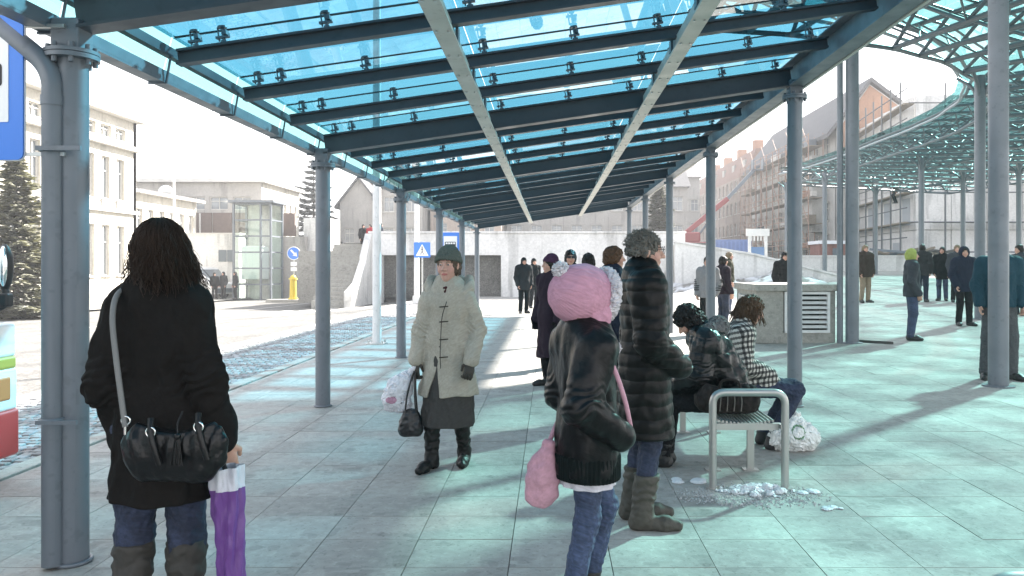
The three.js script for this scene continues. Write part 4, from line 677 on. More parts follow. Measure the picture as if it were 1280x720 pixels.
// person in a checked coat on the bench
{
  const hm = hairMat([0.085, 0.05, 0.028]);
  const check = (x, y, z) => { const a = Math.floor((x * 0.9 + z) / 0.021), b = Math.floor((y * 0.95 + (x - z) * 0.15) / 0.021), c = ((a % 2) + 2) % 2, d = ((b % 2) + 2) % 2; return c && d ? [0.55, 0.52, 0.47] : c || d ? [0.10, 0.095, 0.09] : [0.012, 0.012, 0.012]; };
  person({ X: 1.55, D: 6.7, H: 1.64, turn: 1.50, label: 'brown haired person in a black and white checked coat and jeans, sitting on the bench', cell: 0.012, fine: 0.007, seed: 6, look: [-0.15, 0.35, 0], hide: 'LR',
    pose: { ...SEATED, waist: [0, 0.71, -0.01], chest: [0, 0.87, 0.02], neck: [0, 1.04, 0.07], head: [0, 1.175, 0.14], shoL: [0.16, 0.985, 0.04], shoR: [-0.16, 0.985, 0.04], elbL: [0.2, 0.73, 0.06], elbR: [-0.2, 0.73, 0.04], wriL: [0.10, 0.64, 0.27], wriR: [-0.10, 0.64, 0.27], hanL: [0.06, 0.62, 0.32], hanR: [-0.06, 0.62, 0.32], ankL: [0.10, 0.085, 0.26], ankR: [-0.11, 0.085, 0.30], toeL: [0.12, 0.035, 0.43], toeR: [-0.13, 0.035, 0.46], kneL: [0.1, 0.51, 0.50], kneR: [-0.1, 0.51, 0.50] },
    top: { name: 'checked_coat', mat: phys([1, 1, 1], 0.9, { vertexColors: true, bumpMap: texCloth, bumpScale: 0.0012 }), colour: check, thick: 0.036, width: 1.0, collar: 0.03, fold: 0.006, cell: 0.0058, extra: (J, s) => [[econe([0, 0.55 * s, 0], [0, 0.56 * s, 0.22 * s], 0.18 * s, 0.17 * s, [0, 1, 0], 0.55), 0.05]], cut: (d, x, y, z) => smax(d, 0.455 - y, 0.01) },
    legs: { mat: denimDark, thick: 0.014, end: 0.09 }, shoes: { mat: phys([0.02, 0.02, 0.022], 0.6) },
    hair: { mat: hm, t: 0.020, drop: 0.03, rough: 0.010, cell: 0.006, reach: 0.3, f: (d, x, y, z) => smin(d, cone([-0.055, -0.04, 0.03], [-0.06, -0.19, 0.06], 0.03, 0.018)(x, y, z), 0.03) },
    more: (P, J, s) => { const c = J.head; part('loose_hair', strands(220, 25, R => { const a = R() * 6.283, b = Math.acos(1 - R() * 1.2); return V3(c[0] + 0.09 * Math.sin(b) * Math.cos(a), c[1] + 0.03 + 0.105 * Math.cos(b), c[2] - 0.03 + 0.105 * Math.sin(b) * Math.sin(a)); }, (p, R) => V3((p.x - c[0]) * 2, -0.8, (p.z - c[2]) * 2).normalize(), 0.13, 0.0024, 0.012), hm, P); } });
}
console.log('near people done');
// ---------------------------------------------------------------- the people further off
const FAR = { // clothes for the crowd
  charcoal: cloth([0.03, 0.03, 0.032], 0.85), black: cloth([0.014, 0.014, 0.015], 0.85), plum: cloth([0.03, 0.02, 0.03], 0.9), olive: cloth([0.05, 0.048, 0.03], 0.9), brown: cloth([0.055, 0.04, 0.032], 0.9), slate: cloth([0.06, 0.065, 0.075], 0.85), teal: cloth([0.022, 0.065, 0.09], 0.7), khaki: cloth([0.30, 0.24, 0.17], 0.9), navy: cloth([0.02, 0.025, 0.045], 0.85), red: cloth([0.35, 0.04, 0.05], 0.8), white: cloth([0.6, 0.6, 0.6], 0.9), lime: cloth([0.40, 0.45, 0.13], 0.85), skinHair: hairMat([0.02, 0.015, 0.012]), brownHair: hairMat([0.10, 0.05, 0.025]), fairHair: hairMat([0.2, 0.15, 0.09]),
};
const darkShoe = phys([0.015, 0.014, 0.013], 0.5);
function stander(label, X, D, H, turn, top, legs, o = {}) {
  const r = rng(Math.round(X * 100 + D * 977)), sh = (r() - 0.5) * 0.05, far = D > 13;
  const pose = { elbL: [0.235, 1.10, -0.05 + sh], wriL: [0.215, 0.88, 0.06], hanL: [0.20, 0.80, 0.08], elbR: [-0.235, 1.10, -0.03 - sh], wriR: [-0.215, 0.88, 0.08], hanR: [-0.2, 0.8, 0.1], ankL: [0.11 + sh, 0.085, -0.03 + sh], toeL: [0.15 + sh, 0.035, 0.13 + sh], ankR: [-0.10, 0.085, -0.04], toeR: [-0.14, 0.035, 0.12], ...(o.pose || {}) };
  return person({ X, D, H, turn, label, seed: Math.round(X * 10 + D), cell: far ? 0.02 : 0.016, fine: far ? 0.015 : 0.010, headCell: far ? 0.007 : 0.005, handCell: far ? 0.008 : 0.006, group: o.group || 'people standing about the stop', pose, look: o.look || [(r() - 0.5) * 0.5, 0, 0], y: o.y, hide: o.hide, gloves: o.gloves,
    top: { mat: top, hem: o.hem ?? 0.80, hip: Math.max(0.1, 0.97 - (o.hem ?? 0.80)), thick: o.thick ?? 0.034, width: o.width || 1.02, flare: o.flare || 0, collar: 0.02, fold: 0.008, name: o.topName || 'jacket', quilt: o.quilt, pitch: 0.09 },
    legs: { mat: legs, thick: o.legThick ?? 0.022, end: 0.05 }, shoes: { mat: darkShoe },
    hair: o.hair === null ? undefined : { mat: o.hair || FAR.skinHair, t: 0.012, drop: o.drop ?? 0.005, rough: 0.008 }, hat: o.hat, more: o.more });
}
stander('woman in a long dark coat and purple hat standing just behind the girl', 0.0, 10.0, 1.63, -0.9, FAR.plum, FAR.black, { hem: 0.38, topName: 'coat', flare: 0.02, gloves: FAR.black, hat: { mat: cloth([0.08, 0.035, 0.07], 0.95), type: 'beanie' } });
stander('man in sunglasses among the group behind the pink hat', 0.30, 12.0, 1.74, 0.1, FAR.black, FAR.charcoal, { hem: 0.75, more: (P, J) => part('sunglasses', [rbox(0.05, 0.035, 0.015, -0.031, J.head[1] + 0.012, J.head[2] + 0.092, 0.006), rbox(0.05, 0.035, 0.015, 0.031, J.head[1] + 0.012, J.head[2] + 0.092, 0.006), box(0.15, 0.006, 0.01, 0, J.head[1] + 0.022, J.head[2] + 0.082)], M.black, P) });
stander('dark haired person seen from behind, right above the pink hat', 0.50, 10.6, 1.67, 3.0, FAR.charcoal, FAR.black, { hem: 0.6, drop: 0.03 });
stander('brown haired person in a dark padded jacket beside the quilted coat woman', 0.63, 8.0, 1.70, 1.6, FAR.navy, FAR.black, { hem: 0.75, hair: FAR.brownHair, quilt: 0.008, thick: 0.045, look: [0.1, 0, 0] });
stander('man in a dark grey jacket and flat cap near the far wall', -0.83, 25.0, 1.74, 0.35, FAR.charcoal, FAR.black, { hem: 0.72, hat: { mat: FAR.black, type: 'cap' }, thick: 0.045, width: 1.1 });
stander('man half hidden behind the flat capped man near the far wall', -0.58, 28.0, 1.74, 0.5, FAR.black, FAR.charcoal, { hem: 0.75, hat: { mat: FAR.black, type: 'cap' } });
stander('person with pale striped sleeves half hidden by a shelter column', 3.38, 17.2, 1.66, -0.6, cloth([0.26, 0.26, 0.27], 0.9), FAR.black, { hem: 0.8, more: (P, J) => { for (let i = 0; i < 6; i++) for (const q of ['L', 'R']) { const a = J['elb' + q], b = J['wri' + q], t = (i - 2) * 0.2; part('sleeve_stripe', [disc(0.079, 0.022, lerp(a[0], b[0], Math.max(t, 0)), a[1] + (b[1] - a[1]) * t, lerp(a[2], b[2], Math.max(t, 0)), 14)], FAR.black, P); } } });
stander('person in a dark plum jacket and jeans right of a shelter column', 3.80, 17.6, 1.66, 1.9, FAR.plum, denimDark, { hem: 0.85 });
stander('man in an olive jacket and jeans near the white railing', 5.05, 22.6, 1.74, 1.3, FAR.olive, denim, { hem: 0.88, hair: FAR.fairHair });
stander('man in a black coat and cap standing behind the vent block', 5.86, 20.0, 1.70, 0.0, FAR.black, FAR.black, { hem: 0.6, hat: { mat: FAR.black, type: 'cap' }, thick: 0.045, width: 1.1 });
stander('man in a brown jacket and khaki trousers behind the tall column', 9.52, 24.2, 1.74, 0.2, FAR.brown, FAR.khaki, { hem: 0.76, thick: 0.05, width: 1.1, hair: FAR.fairHair });
stander('man in a lime green hat, grey jacket and jeans on the open plaza', 6.87, 15.2, 1.72, 1.3, FAR.slate, denim, { hem: 0.82, hat: { mat: FAR.lime, type: 'hood' }, thick: 0.045 });
stander('person in a dark jacket behind the lime hatted man', 11.25, 24.2, 1.74, 2.6, FAR.charcoal, FAR.navy, { hem: 0.78 });
stander('woman in a black coat and blue jeans in the plaza group', 12.05, 24.6, 1.66, -0.6, FAR.black, denim, { hem: 0.68, drop: 0.03 });
stander('man with a pale scarf in a grey jacket in the plaza group', 12.2, 24.0, 1.72, -0.2, FAR.slate, FAR.black, { hem: 0.8, hair: FAR.fairHair });
stander('person in dark clothes and hood facing us near the right edge', 9.05, 17.5, 1.72, 0.0, FAR.navy, FAR.black, { hem: 0.74, hat: { mat: FAR.navy, type: 'hood' }, thick: 0.045 });
stander('tall man in a teal jacket standing behind the tall column', 5.92, 10.55, 1.88, -0.2, FAR.teal, cloth([0.10, 0.105, 0.11], 0.9), { hem: 0.86, thick: 0.035, width: 1.0, pose: { elbL: [0.235, 1.12, -0.03], wriL: [0.23, 0.9, 0.05], elbR: [-0.235, 1.12, -0.03], wriR: [-0.23, 0.9, 0.05], hanL: [0.23, 0.82, 0.07], hanR: [-0.23, 0.82, 0.07], ankL: [0.15, 0.085, -0.03], ankR: [-0.15, 0.085, -0.03], kneL: [0.13, 0.5, 0.02], kneR: [-0.13, 0.5, 0.02], toeL: [0.2, 0.035, 0.12], toeR: [-0.2, 0.035, 0.12] } });
stander('person walking at the far right edge behind the tall column', 11.6, 19.8, 1.74, -1.2, FAR.slate, FAR.navy, { hem: 0.78 });
// far left, by the white van
stander('person in black, first of three beside the white van', -20.15, 48, 1.6, 0.6, FAR.black, FAR.black, { group: 'three people by the van', hem: 0.7 });
stander('person in black, middle one of three beside the white van', -19.7, 48.2, 1.65, -0.3, FAR.charcoal, FAR.black, { group: 'three people by the van', hem: 0.7 });
stander('person in black, nearest the glass lift of the three', -18.95, 48.1, 1.65, -0.9, FAR.black, FAR.black, { group: 'three people by the van', hem: 0.7 });
console.log('crowd done');
// ---------------------------------------------------------------- benches, snow, signs, street furniture
function bench(label, z0, z1, dx = 0) {
  const B = thing('bench', label, 'bench', [dx, 0, 0], 0, 'steel rod benches'), xa = 1.10, xb = 1.56;
  for (const D of [z0, z1]) {
    const h = part('end_hoop', [bent([V3(xa, 0, -D), V3(xa, 0.655, -D), V3(xb + 0.03, 0.655, -D), V3(xb + 0.03, 0, -D)], 0.026, 0.085, 14)], M.inox, B);
    for (const x of [xa, xb + 0.03]) part('foot_plate', [disc(0.05, 0.012, x, 0.006, -D, 20)], M.inox, h);
  }
  for (let i = 0; i < 15; i++) { const x = xa + 0.055 + i * (xb - xa - 0.09) / 14, sag = 0.018 * Math.sin(Math.PI * i / 14); part('seat_rod', [rod(V3(x, 0.45 - sag, -(z0 + 0.06)), V3(x, 0.45 - sag, -(z1 - 0.06)), 0.0085, 0.0085, 8)], M.inox, B); }
  for (const D of [z0 + 0.06, (z0 + z1) / 2, z1 - 0.06]) part('cross_bar', [box(xb - xa - 0.02, 0.045, 0.03, (xa + xb) / 2 + 0.012, 0.413, -D)], M.inox, B);
  for (const D of [z0 + 0.5, z1 - 0.25]) for (const x of [xa + 0.1, xb - 0.08]) { const l = part('leg', [box(0.05, 0.395, 0.03, x, 0.20, -D)], M.inox, B); part('foot_plate', [box(0.11, 0.012, 0.09, x, 0.006, -D)], M.inox, l); }
  for (const D of [z0, z1]) for (const x of [xa + 0.02, xb + 0.01]) part('seat_bracket', [box(0.02, 0.03, 0.09, x, 0.42, -(D + (D === z0 ? 0.035 : -0.035)))], M.inox, B);
}
bench('steel rod bench with tubular end hoop, two people sitting on it back to back', 5.42, 7.5);
bench('steel bench with only its hoop top showing at the bottom edge', 0.15, 2.19, 0.09);
{ // bags on and beside the bench
  const B = thing('tote_bag', 'dark brown tote bag standing on the bench behind the hunched person', 'bag', [1.27, 0.46, 5.72]);
  const bm = cloth([0.03, 0.024, 0.022], 0.7), bb = econe([-0.12, 0.10, 0], [0.12, 0.10, 0], 0.09, 0.09, [0, 0, 1], 0.8);
  part('bag_body', surface((x, y, z) => smax(smax(bb(x, y, z) - 0.02 + 0.008 * Math.sin(x * 90 + 2 * n3(x * 8, y * 6, 0)) * smooth(0, 0.1, y) + 0.006 * n3(x * 20, y * 20, z * 20), -y, 0.02), y - 0.19 + 0.02 * Math.cos(x * 20), 0.02), [-0.28, -0.03, -0.15], [0.28, 0.3, 0.15], 0.007), bm, B);
  part('handle', [pipe([V3(-0.08, 0.17, 0.05), V3(-0.05, 0.24, 0.06), V3(0.05, 0.24, 0.06), V3(0.08, 0.17, 0.05)], 0.009, 24, 6)], bm, B);
  for (let i = 0; i < 5; i++) part('pale_stripe', [pipe([V3(-0.13 + i * 0.05, 0.03, 0.098), V3(-0.125 + i * 0.05, 0.1, 0.104), V3(-0.115 + i * 0.046, 0.165, 0.085)], 0.004, 12, 5)], cloth([0.22, 0.20, 0.18], 0.8), B);
  const W = thing('plastic_bag', 'full white plastic carrier bag standing on the paving by the checked coat', 'bag', [1.98, 0, 6.55]);
  const wb = blend([[econe([-0.09, 0.10, 0], [0.12, 0.10, 0], 0.11, 0.11, [0, 0, 1], 0.8)], [cone([0.02, 0.14, 0], [0.03, 0.29, 0], 0.12, 0.035), 0.1]]);
  part('bag_body', surface((x, y, z) => smax(wb(x, y, z) + 0.013 * n3(x * 12, y * 12, z * 12) + 0.012 * Math.abs(n3(x * 22, y * 22, z * 22)) + 0.004 * n3(x * 55, y * 55, z * 55), 0.003 - y, 0.006), [-0.3, -0.02, -0.2], [0.34, 0.42, 0.2], 0.007), phys([0.74, 0.74, 0.72], 0.45, { transmission: 0.1, thickness: 0 }), W);
  part('green_print', surface((x, y, z) => Math.max(wb(x, y, z) + 0.013 * n3(x * 12, y * 12, z * 12) + 0.012 * Math.abs(n3(x * 22, y * 22, z * 22)) - 0.002, Math.abs(Math.hypot(x - 0.02, y - 0.17) - 0.05) - 0.009, -z), [-0.3, -0.02, -0.05], [0.34, 0.42, 0.2], 0.007), phys([0.12, 0.25, 0.13], 0.5), W);
}
{ // melting snow at the foot of the hoop
  const r = rng(77), pile = thing('snow_heap', 'dirty melting snow heap at the foot of the bench hoop', 'snow', [1.36, 0, 5.35]);
  const lumps = []; for (let i = 0; i < 80; i++) { const a = r() * 6.28, q = Math.pow(r(), 0.6); lumps.push([Math.cos(a) * q * 0.27 + 0.02, Math.sin(a) * q * 0.15, 0.008 + 0.045 * r() * (1.15 - q)]); }
  const f = (x, y, z) => { let d = 1; for (const [lx, lz, lr] of lumps) { const q = Math.hypot(x - lx, (y - lr * 0.4) * 1.15, z - lz) - lr; d = smin(d, q, 0.012); } return smax(d + 0.007 * n3(x * 40, y * 40, z * 40) + 0.004 * n3(x * 90, y * 90, z * 90), 0.002 - y, 0.004); };
  part('snow', surface(f, [-0.45, -0.01, -0.3], [0.45, 0.16, 0.3], 0.007), M.snow, pile);
  const grit = []; for (let i = 0; i < 1900; i++) { const a = r() * 6.28, q = Math.sqrt(r()) * (0.8 + 0.5 * r()), s = 0.004 + 0.011 * r() * r(); grit.push(new THREE.TetrahedronGeometry(s, 0).rotateX(r() * 6).rotateY(r() * 6).translate(Math.cos(a) * q * 0.42 - 0.03, s * 0.4, Math.sin(a) * q * 0.24 + 0.08)); }
  const gm = part('slush_grit', grit, std([0.42, 0.43, 0.43], 0.9), pile); gm.userData.kind = 'stuff';
  const lump = (x, D, rr, seed, label) => { const q = rng(seed), pts = []; for (let i = 0; i < 7; i++) pts.push([(q() - 0.5) * rr * 2.4, (q() - 0.5) * rr, rr * (0.25 + 0.4 * q())]); const L = part('snow_lump', surface((X, y, z) => { let d = 1; for (const [a, b, c] of pts) d = smin(d, Math.hypot(X - a, y * 2.2, z - b) - c, 0.01); return smax(d + 0.004 * n3(X * 60, y * 60, z * 60), 0.001 - y, 0.003); }, [-rr * 2.4, -0.01, -rr * 1.6], [rr * 2.4, rr, rr * 1.6], 0.005), M.snow); L.position.set(x, 0.002, -D); tag(L, label, 'snow'); };
  lump(0.98, 5.62, 0.09, 4, 'flat snow patch left of the bench hoop');
  lump(1.72, 5.33, 0.07, 5, 'small snow crumbs just right of the hoop');
  lump(1.77, 4.98, 0.05, 6, 'tiny snow lump out on the open slabs');
}
// ---- signs
const blue = std([0.05, 0.20, 0.66], 0.4), signWhite = std([0.78, 0.78, 0.78], 0.45);
function plate(w, h, r, d, x, y, z) { const s = new THREE.Shape(), a = -w / 2, b = -h / 2; s.moveTo(a + r, b); s.lineTo(-a - r, b); s.quadraticCurveTo(-a, b, -a, b + r); s.lineTo(-a, -b - r); s.quadraticCurveTo(-a, -b, -a - r, -b); s.lineTo(a + r, -b); s.quadraticCurveTo(a, -b, a, -b - r); s.lineTo(a, b + r); s.quadraticCurveTo(a, b, a + r, b); return new THREE.ExtrudeGeometry(s, { depth: d, bevelEnabled: false, curveSegments: 8 }).translate(x, y, z); }
function busSign(name, label, X, Y, D, k, poleTo) { // blue plate, white panel, side view of a bus
  const S = thing(name, label, 'sign', [X, Y, D], 0, 'bus stop signs');
  part('plate', [plate(0.62 * k, 0.92 * k, 0.05 * k, 0.01, 0, 0, 0)], blue, S);
  part('border', [plate(0.63 * k, 0.93 * k, 0.055 * k, 0.008, 0, 0, -0.009)], signWhite, S);
  part('white_panel', [plate(0.44 * k, 0.56 * k, 0.01 * k, 0.003, 0, 0.06 * k, 0.0105)], signWhite, S);
  const b = part('bus_pictogram', [plate(0.36 * k, 0.15 * k, 0.03 * k, 0.003, 0, 0.08 * k, 0.0138)], M.black, S);
  for (const x of [-0.12, -0.04, 0.04, 0.125]) part('window', [plate(0.065 * k, 0.055 * k, 0.008 * k, 0.002, x * k, 0.105 * k, 0.0170)], signWhite, b);
  for (const x of [-0.10, 0.10]) part('wheel', [new THREE.CylinderGeometry(0.026 * k, 0.026 * k, 0.004, 18).rotateX(Math.PI / 2).translate(x * k, 0.005 * k, 0.0155)], M.black, b);
  if (poleTo !== undefined) part('post', [rod(V3(0, poleTo - Y, -0.045), V3(0, 0.5 * k, -0.045), 0.034)], M.zinc, S);
  else for (const y of [-0.42, 0.40]) part('bracket', [box(0.40 * k, 0.018, 0.02, 0.36 * k, y * k, -0.015)], M.zinc, S);
}
busSign('bus_stop_sign', 'large blue bus stop sign bracketed to the nearest column, partly cut off', -2.86, 2.40, 3.98, 0.78);
busSign('bus_stop_sign', 'small blue bus stop sign on a post beyond the older woman in beige', -2.95, 2.06, 23.6, 0.9, 0);
{ // pedestrian crossing sign
  const X = -5.0, D = 31.2, y0 = land(X, D), S = thing('crossing_sign', 'blue square pedestrian crossing sign with white triangle on a thin post', 'sign', [X, 0, D]);
  part('post', [rod(V3(0, y0, -0.03), V3(0, 2.35, -0.03), 0.032)], M.zinc, S);
  part('plate', [plate(0.64, 0.6, 0.04, 0.012, 0, 2.1, 0)], blue, S);
  part('white_triangle', [extrude([[-0.25, 1.87], [0.25, 1.87], [0, 2.33]], 0.003).translate(0, 0, 0.0128)], signWhite, S);
  part('walking_figure', [new THREE.SphereGeometry(0.026, 10, 8).scale(1, 1, 0.15).translate(0, 2.21, 0.0178), rod(V3(0, 2.18, 0.018), V3(0, 2.06, 0.018), 0.016, 0.014, 8), rod(V3(0, 2.06, 0.018), V3(-0.06, 1.92, 0.018), 0.011), rod(V3(0, 2.06, 0.018), V3(0.055, 1.92, 0.018), 0.011), rod(V3(0, 2.16, 0.018), V3(0.06, 2.08, 0.018), 0.008), rod(V3(0, 2.16, 0.018), V3(-0.06, 2.09, 0.018), 0.008)], M.black, S);
}
{ // tall white posts beside the stop
  const P = thing('white_lamp_post', 'thick white lamp post standing between the shelter columns and the setts', 'lamp post', [-3.33, 0, 15.35]);
  part('pole', [rod(V3(0, 0, 0), V3(0, 6.8, 0), 0.085, 0.07, 20)], M.white, P);
  part('base_plate', [box(0.34, 0.025, 0.34, 0, 0.014, 0)], M.zinc, P);
  for (const [x, z] of [[1, 1], [1, -1], [-1, 1], [-1, -1]]) part('anchor_bolt', [disc(0.018, 0.06, x * 0.13, 0.05, z * 0.13, 8)], M.zinc, P);
  part('lamp_arm', [pipe([V3(0, 6.7, 0), V3(-0.3, 7.1, 0), V3(-1.2, 7.25, 0)], 0.035, 20, 8)], M.white, P);
  part('lamp_head', [rbox(0.6, 0.09, 0.24, -1.45, 7.25, 0, 0.04)], M.white, P);
  const Q = thing('white_post', 'slim white post standing left of the crossing sign', 'post', [-5.35, land(-5.3, 32), 32]);
  part('pole', [rod(V3(0, 0, 0), V3(0, 4.9, 0), 0.11, 0.09, 14)], M.white, Q);
  part('base_collar', [disc(0.16, 0.3, 0, 0.15, 0, 16)], M.white, Q); part('cap', [new THREE.SphereGeometry(0.092, 14, 8).translate(0, 4.9, 0)], M.white, Q);
  const S = thing('street_lamp', 'thin street lamp with a single arm in front of the pale buildings', 'lamp post', [-24.0, -0.7, 51]);
  part('pole', [rod(V3(0, 0, 0), V3(0, 11.8, 0), 0.09, 0.05, 12)], M.white, S);
  part('lamp_arm', [pipe([V3(0, 11.6, 0), V3(0.4, 11.85, 0), V3(1.8, 11.95, 0)], 0.04, 16, 8)], M.white, S);
  part('lamp_head', [rbox(0.9, 0.11, 0.3, 2.1, 11.97, 0, 0.05)], M.white, S);
}
{ // keep-right sign with a yellow bollard on the island
  const D = 45.5, X = -14.6, y0 = land(-14.6, 45) + 0.06, S = thing('keep_right_sign', 'round blue arrow sign above a yellow bollard on the traffic island', 'sign', [X, y0, D]);
  part('post', [rod(V3(0, 0, -0.05), V3(0, 3.0, -0.05), 0.035)], M.zinc, S);
  part('disc', [new THREE.CylinderGeometry(0.36, 0.36, 0.02, 32).rotateX(Math.PI / 2).translate(0, 2.62, 0)], blue, S);
  part('rim', [new THREE.TorusGeometry(0.36, 0.018, 6, 36).translate(0, 2.62, 0.008)], signWhite, S);
  part('arrow', [extrude([[-0.2, 0.16], [-0.12, 0.22], [0.09, 0.0], [0.14, 0.08], [0.2, -0.18], [-0.06, -0.12], [0.02, -0.07]], 0.006).translate(0, 2.62, 0.012)], signWhite, S);
  for (const y of [2.02, 1.72]) part('small_plate', [plate(0.34, 0.22, 0.02, 0.012, 0, y, 0)], signWhite, S);
  part('bollard', [rod(V3(0, 0.01, 0.1), V3(0, 1.22, 0.1), 0.2, 0.17, 20), new THREE.SphereGeometry(0.17, 18, 8, 0, 6.3, 0, 1.57).translate(0, 1.22, 0.1)], std([0.62, 0.46, 0.05], 0.5), S);
  part('bollard_collar', [disc(0.24, 0.07, 0, 1.17, 0.1, 20), disc(0.26, 0.08, 0, 0.05, 0.1, 20)], std([0.66, 0.52, 0.08], 0.5), S);
}
{ // concrete ventilation block with louvres
  const D = 15.0, x0 = 3.86, x1 = 5.34, y0 = land(4.6, D), V = thing('vent_block', 'low concrete ventilation block with white louvre grilles beside the tall columns', 'vent block', [0, y0, 0]);
  part('shell', [box(x1 - x0, 0.98, 0.08, (x0 + x1) / 2, 0.49, -D - 1.5), box(0.09, 0.98, 1.5, x0 + 0.045, 0.49, -D - 0.75), box(0.09, 0.98, 1.5, x1 - 0.045, 0.49, -D - 0.75), box(x1 - x0 - 0.18, 0.2, 0.08, (x0 + x1) / 2, 0.1, -D - 0.04), box(0.42, 0.776, 0.08, x0 + 0.30, 0.59, -D - 0.04)], M.concrete, V);
  part('cover_slab', [rbox(x1 - x0 + 0.1, 0.13, 1.68, (x0 + x1) / 2, 1.045, -D - 0.77, 0.015)], M.concrete, V);
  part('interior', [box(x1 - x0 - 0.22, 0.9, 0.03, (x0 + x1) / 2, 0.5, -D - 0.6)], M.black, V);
  const louvre = (xa, xb, y1, y2) => {
    const f = part('louvre_frame', [box(xb - xa, 0.05, 0.06, (xa + xb) / 2, y1 + 0.025, -D - 0.01), box(xb - xa, 0.05, 0.06, (xa + xb) / 2, y2 - 0.025, -D - 0.01), box(0.05, y2 - y1 - 0.1, 0.06, xa + 0.025, (y1 + y2) / 2, -D - 0.01), box(0.05, y2 - y1 - 0.1, 0.06, xb - 0.025, (y1 + y2) / 2, -D - 0.01)], M.white, V);
    const n = 7; for (let i = 0; i < n; i++) { const y = y1 + 0.09 + (i + 0.25) * (y2 - y1 - 0.14) / n; part('louvre_blade', [new THREE.BoxGeometry(xb - xa - 0.1, 0.012, 0.07).rotateX(0.75).translate((xa + xb) / 2, y, -D - 0.02)], M.white, f); }
  };
  louvre(x0 + 0.53, x1 - 0.10, 0.2, 0.97);
  const side = part('side_louvre', [box(0.05, 0.6, 0.05, x0 - 0.02, 0.6, -D - 0.2), box(0.05, 0.6, 0.05, x0 - 0.02, 0.6, -D - 1.2)], M.white, V);
  for (let i = 0; i < 6; i++) part('louvre_blade', [new THREE.BoxGeometry(0.06, 0.012, 0.95).rotateZ(-0.7).translate(x0 - 0.02, 0.35 + i * 0.1, -D - 0.7)], M.white, side);
  const b = part('timber_batten', [bar(V3(5.72, land(5.7, 15) + 0.025, -15.1), V3(6.25, land(6.2, 14.6) + 0.025, -14.6), 0.06, 0.045)], std([0.05, 0.05, 0.045], 0.8)); tag(b, 'dark timber batten lying on the paving beside the tall column', 'batten');
}
{ // the bus whose front corner shows at the left edge
  const B = thing('city_bus', 'front corner of a city bus with dark mirror, cut off by the frame', 'bus', [-3.80, -0.1, 5.62]);
  const white = phys([0.66, 0.68, 0.68], 0.3, { clearcoat: 0.6 }), red = phys([0.42, 0.035, 0.035], 0.35, { clearcoat: 0.5 }), teal = phys([0.05, 0.22, 0.25], 0.35, { clearcoat: 0.5 }), yel = phys([0.38, 0.32, 0.06], 0.4);
  const L = 10.2, W = 2.45, belt = (y0, y1, out, front, m, name) => part(name, [rbox(W + out, y1 - y0, L + front, -W / 2, (y0 + y1) / 2, L / 2 - front / 2, Math.min(0.03, (y1 - y0) / 2 - 0.002), 3)], m, B);
  belt(0.28, 0.61, 0.075, 0.06, red, 'bumper'); belt(0.60, 0.90, 0.06, 0.05, white, 'lower_panel'); belt(0.885, 0.985, 0.055, 0.045, yel, 'yellow_stripe'); belt(0.97, 1.22, 0.05, 0.04, white, 'upper_panel');
  part('waist_band', [rbox(W - 0.12, 0.22, L, -W / 2 - 0.02, 1.31, L / 2, 0.1, 4)], teal, B);
  part('window_band', [rbox(W - 0.28, 1.25, L - 0.2, -W / 2, 2.0, L / 2 + 0.12, 0.14, 4)], M.pane, B);
  part('roof', [rbox(W - 0.3, 0.36, L - 0.24, -W / 2, 2.78, L / 2 + 0.13, 0.16, 4)], white, B);
  part('indicator', [rbox(0.05, 0.17, 0.14, 0.012, 0.76, 0.10, 0.02)], phys([0.45, 0.17, 0.06], 0.3), B);
  part('door', [box(0.02, 1.9, 1.15, -0.135, 1.45, 1.35)], M.pane, B);
  for (const z of [2.5, 7.6]) for (const x of [-0.05, -W + 0.05]) { const w = part('wheel', [new THREE.CylinderGeometry(0.47, 0.47, 0.28, 32).rotateZ(Math.PI / 2).translate(x - 0.06 * Math.sign(x + 1), 0.48, z)], M.rubber, B); part('rim', [new THREE.CylinderGeometry(0.27, 0.27, 0.29, 24).rotateZ(Math.PI / 2).translate(x - 0.055 * Math.sign(x + 1), 0.48, z)], M.zinc, w); }
  const mr = part('mirror', [new THREE.SphereGeometry(1, 20, 14).scale(0.055, 0.17, 0.05).translate(-0.10, 1.60, -0.10)], M.black, B);
  part('mirror_glass', [new THREE.SphereGeometry(1, 20, 14).scale(0.03, 0.145, 0.02).translate(-0.085, 1.61, -0.058)], std([0.75, 0.78, 0.8], 0.05, { metalness: 1 }), mr);
  part('mirror_arm', [pipe([V3(-0.10, 1.45, -0.10), V3(-0.085, 1.36, -0.10), V3(-0.12, 1.31, -0.04), V3(-0.2, 1.30, 0.1)], 0.024, 20, 8), rbox(0.07, 0.10, 0.08, -0.085, 1.37, -0.09, 0.02)], M.black, mr);
}
console.log('street done');
// ---------------------------------------------------------------- buildings and hill side behind
const plasterCream = std([0.72, 0.69, 0.62], 0.92, { map: texPlaster }), plasterPale = std([0.55, 0.55, 0.54], 0.92, { map: texPlaster }), plasterGrey = std([0.46, 0.445, 0.425], 0.92, { map: texPlaster }), plasterPink = std([0.56, 0.47, 0.41], 0.92, { map: texPlaster }), plasterWhite = std([0.80, 0.80, 0.79], 0.9, { map: texPlaster }), brick = std([0.40, 0.23, 0.155], 0.9, { map: texPlaster }), brownPanel = std([0.17, 0.125, 0.105], 0.8, { map: texPaint }), slateRoof = std([0.12, 0.12, 0.13], 0.85, { map: texStone }), tileRoof = std([0.25, 0.15, 0.12], 0.85, { map: texStone }), trimPale = std([0.62, 0.60, 0.56], 0.85, { map: texPaint }), woodDeck = std([0.26, 0.22, 0.17], 0.85, { map: texStone }), scaffoldTube = std([0.11, 0.115, 0.12], 0.6, { metalness: 0.2 }), netting = std([0.78, 0.785, 0.79], 0.85, { map: texPlaster });
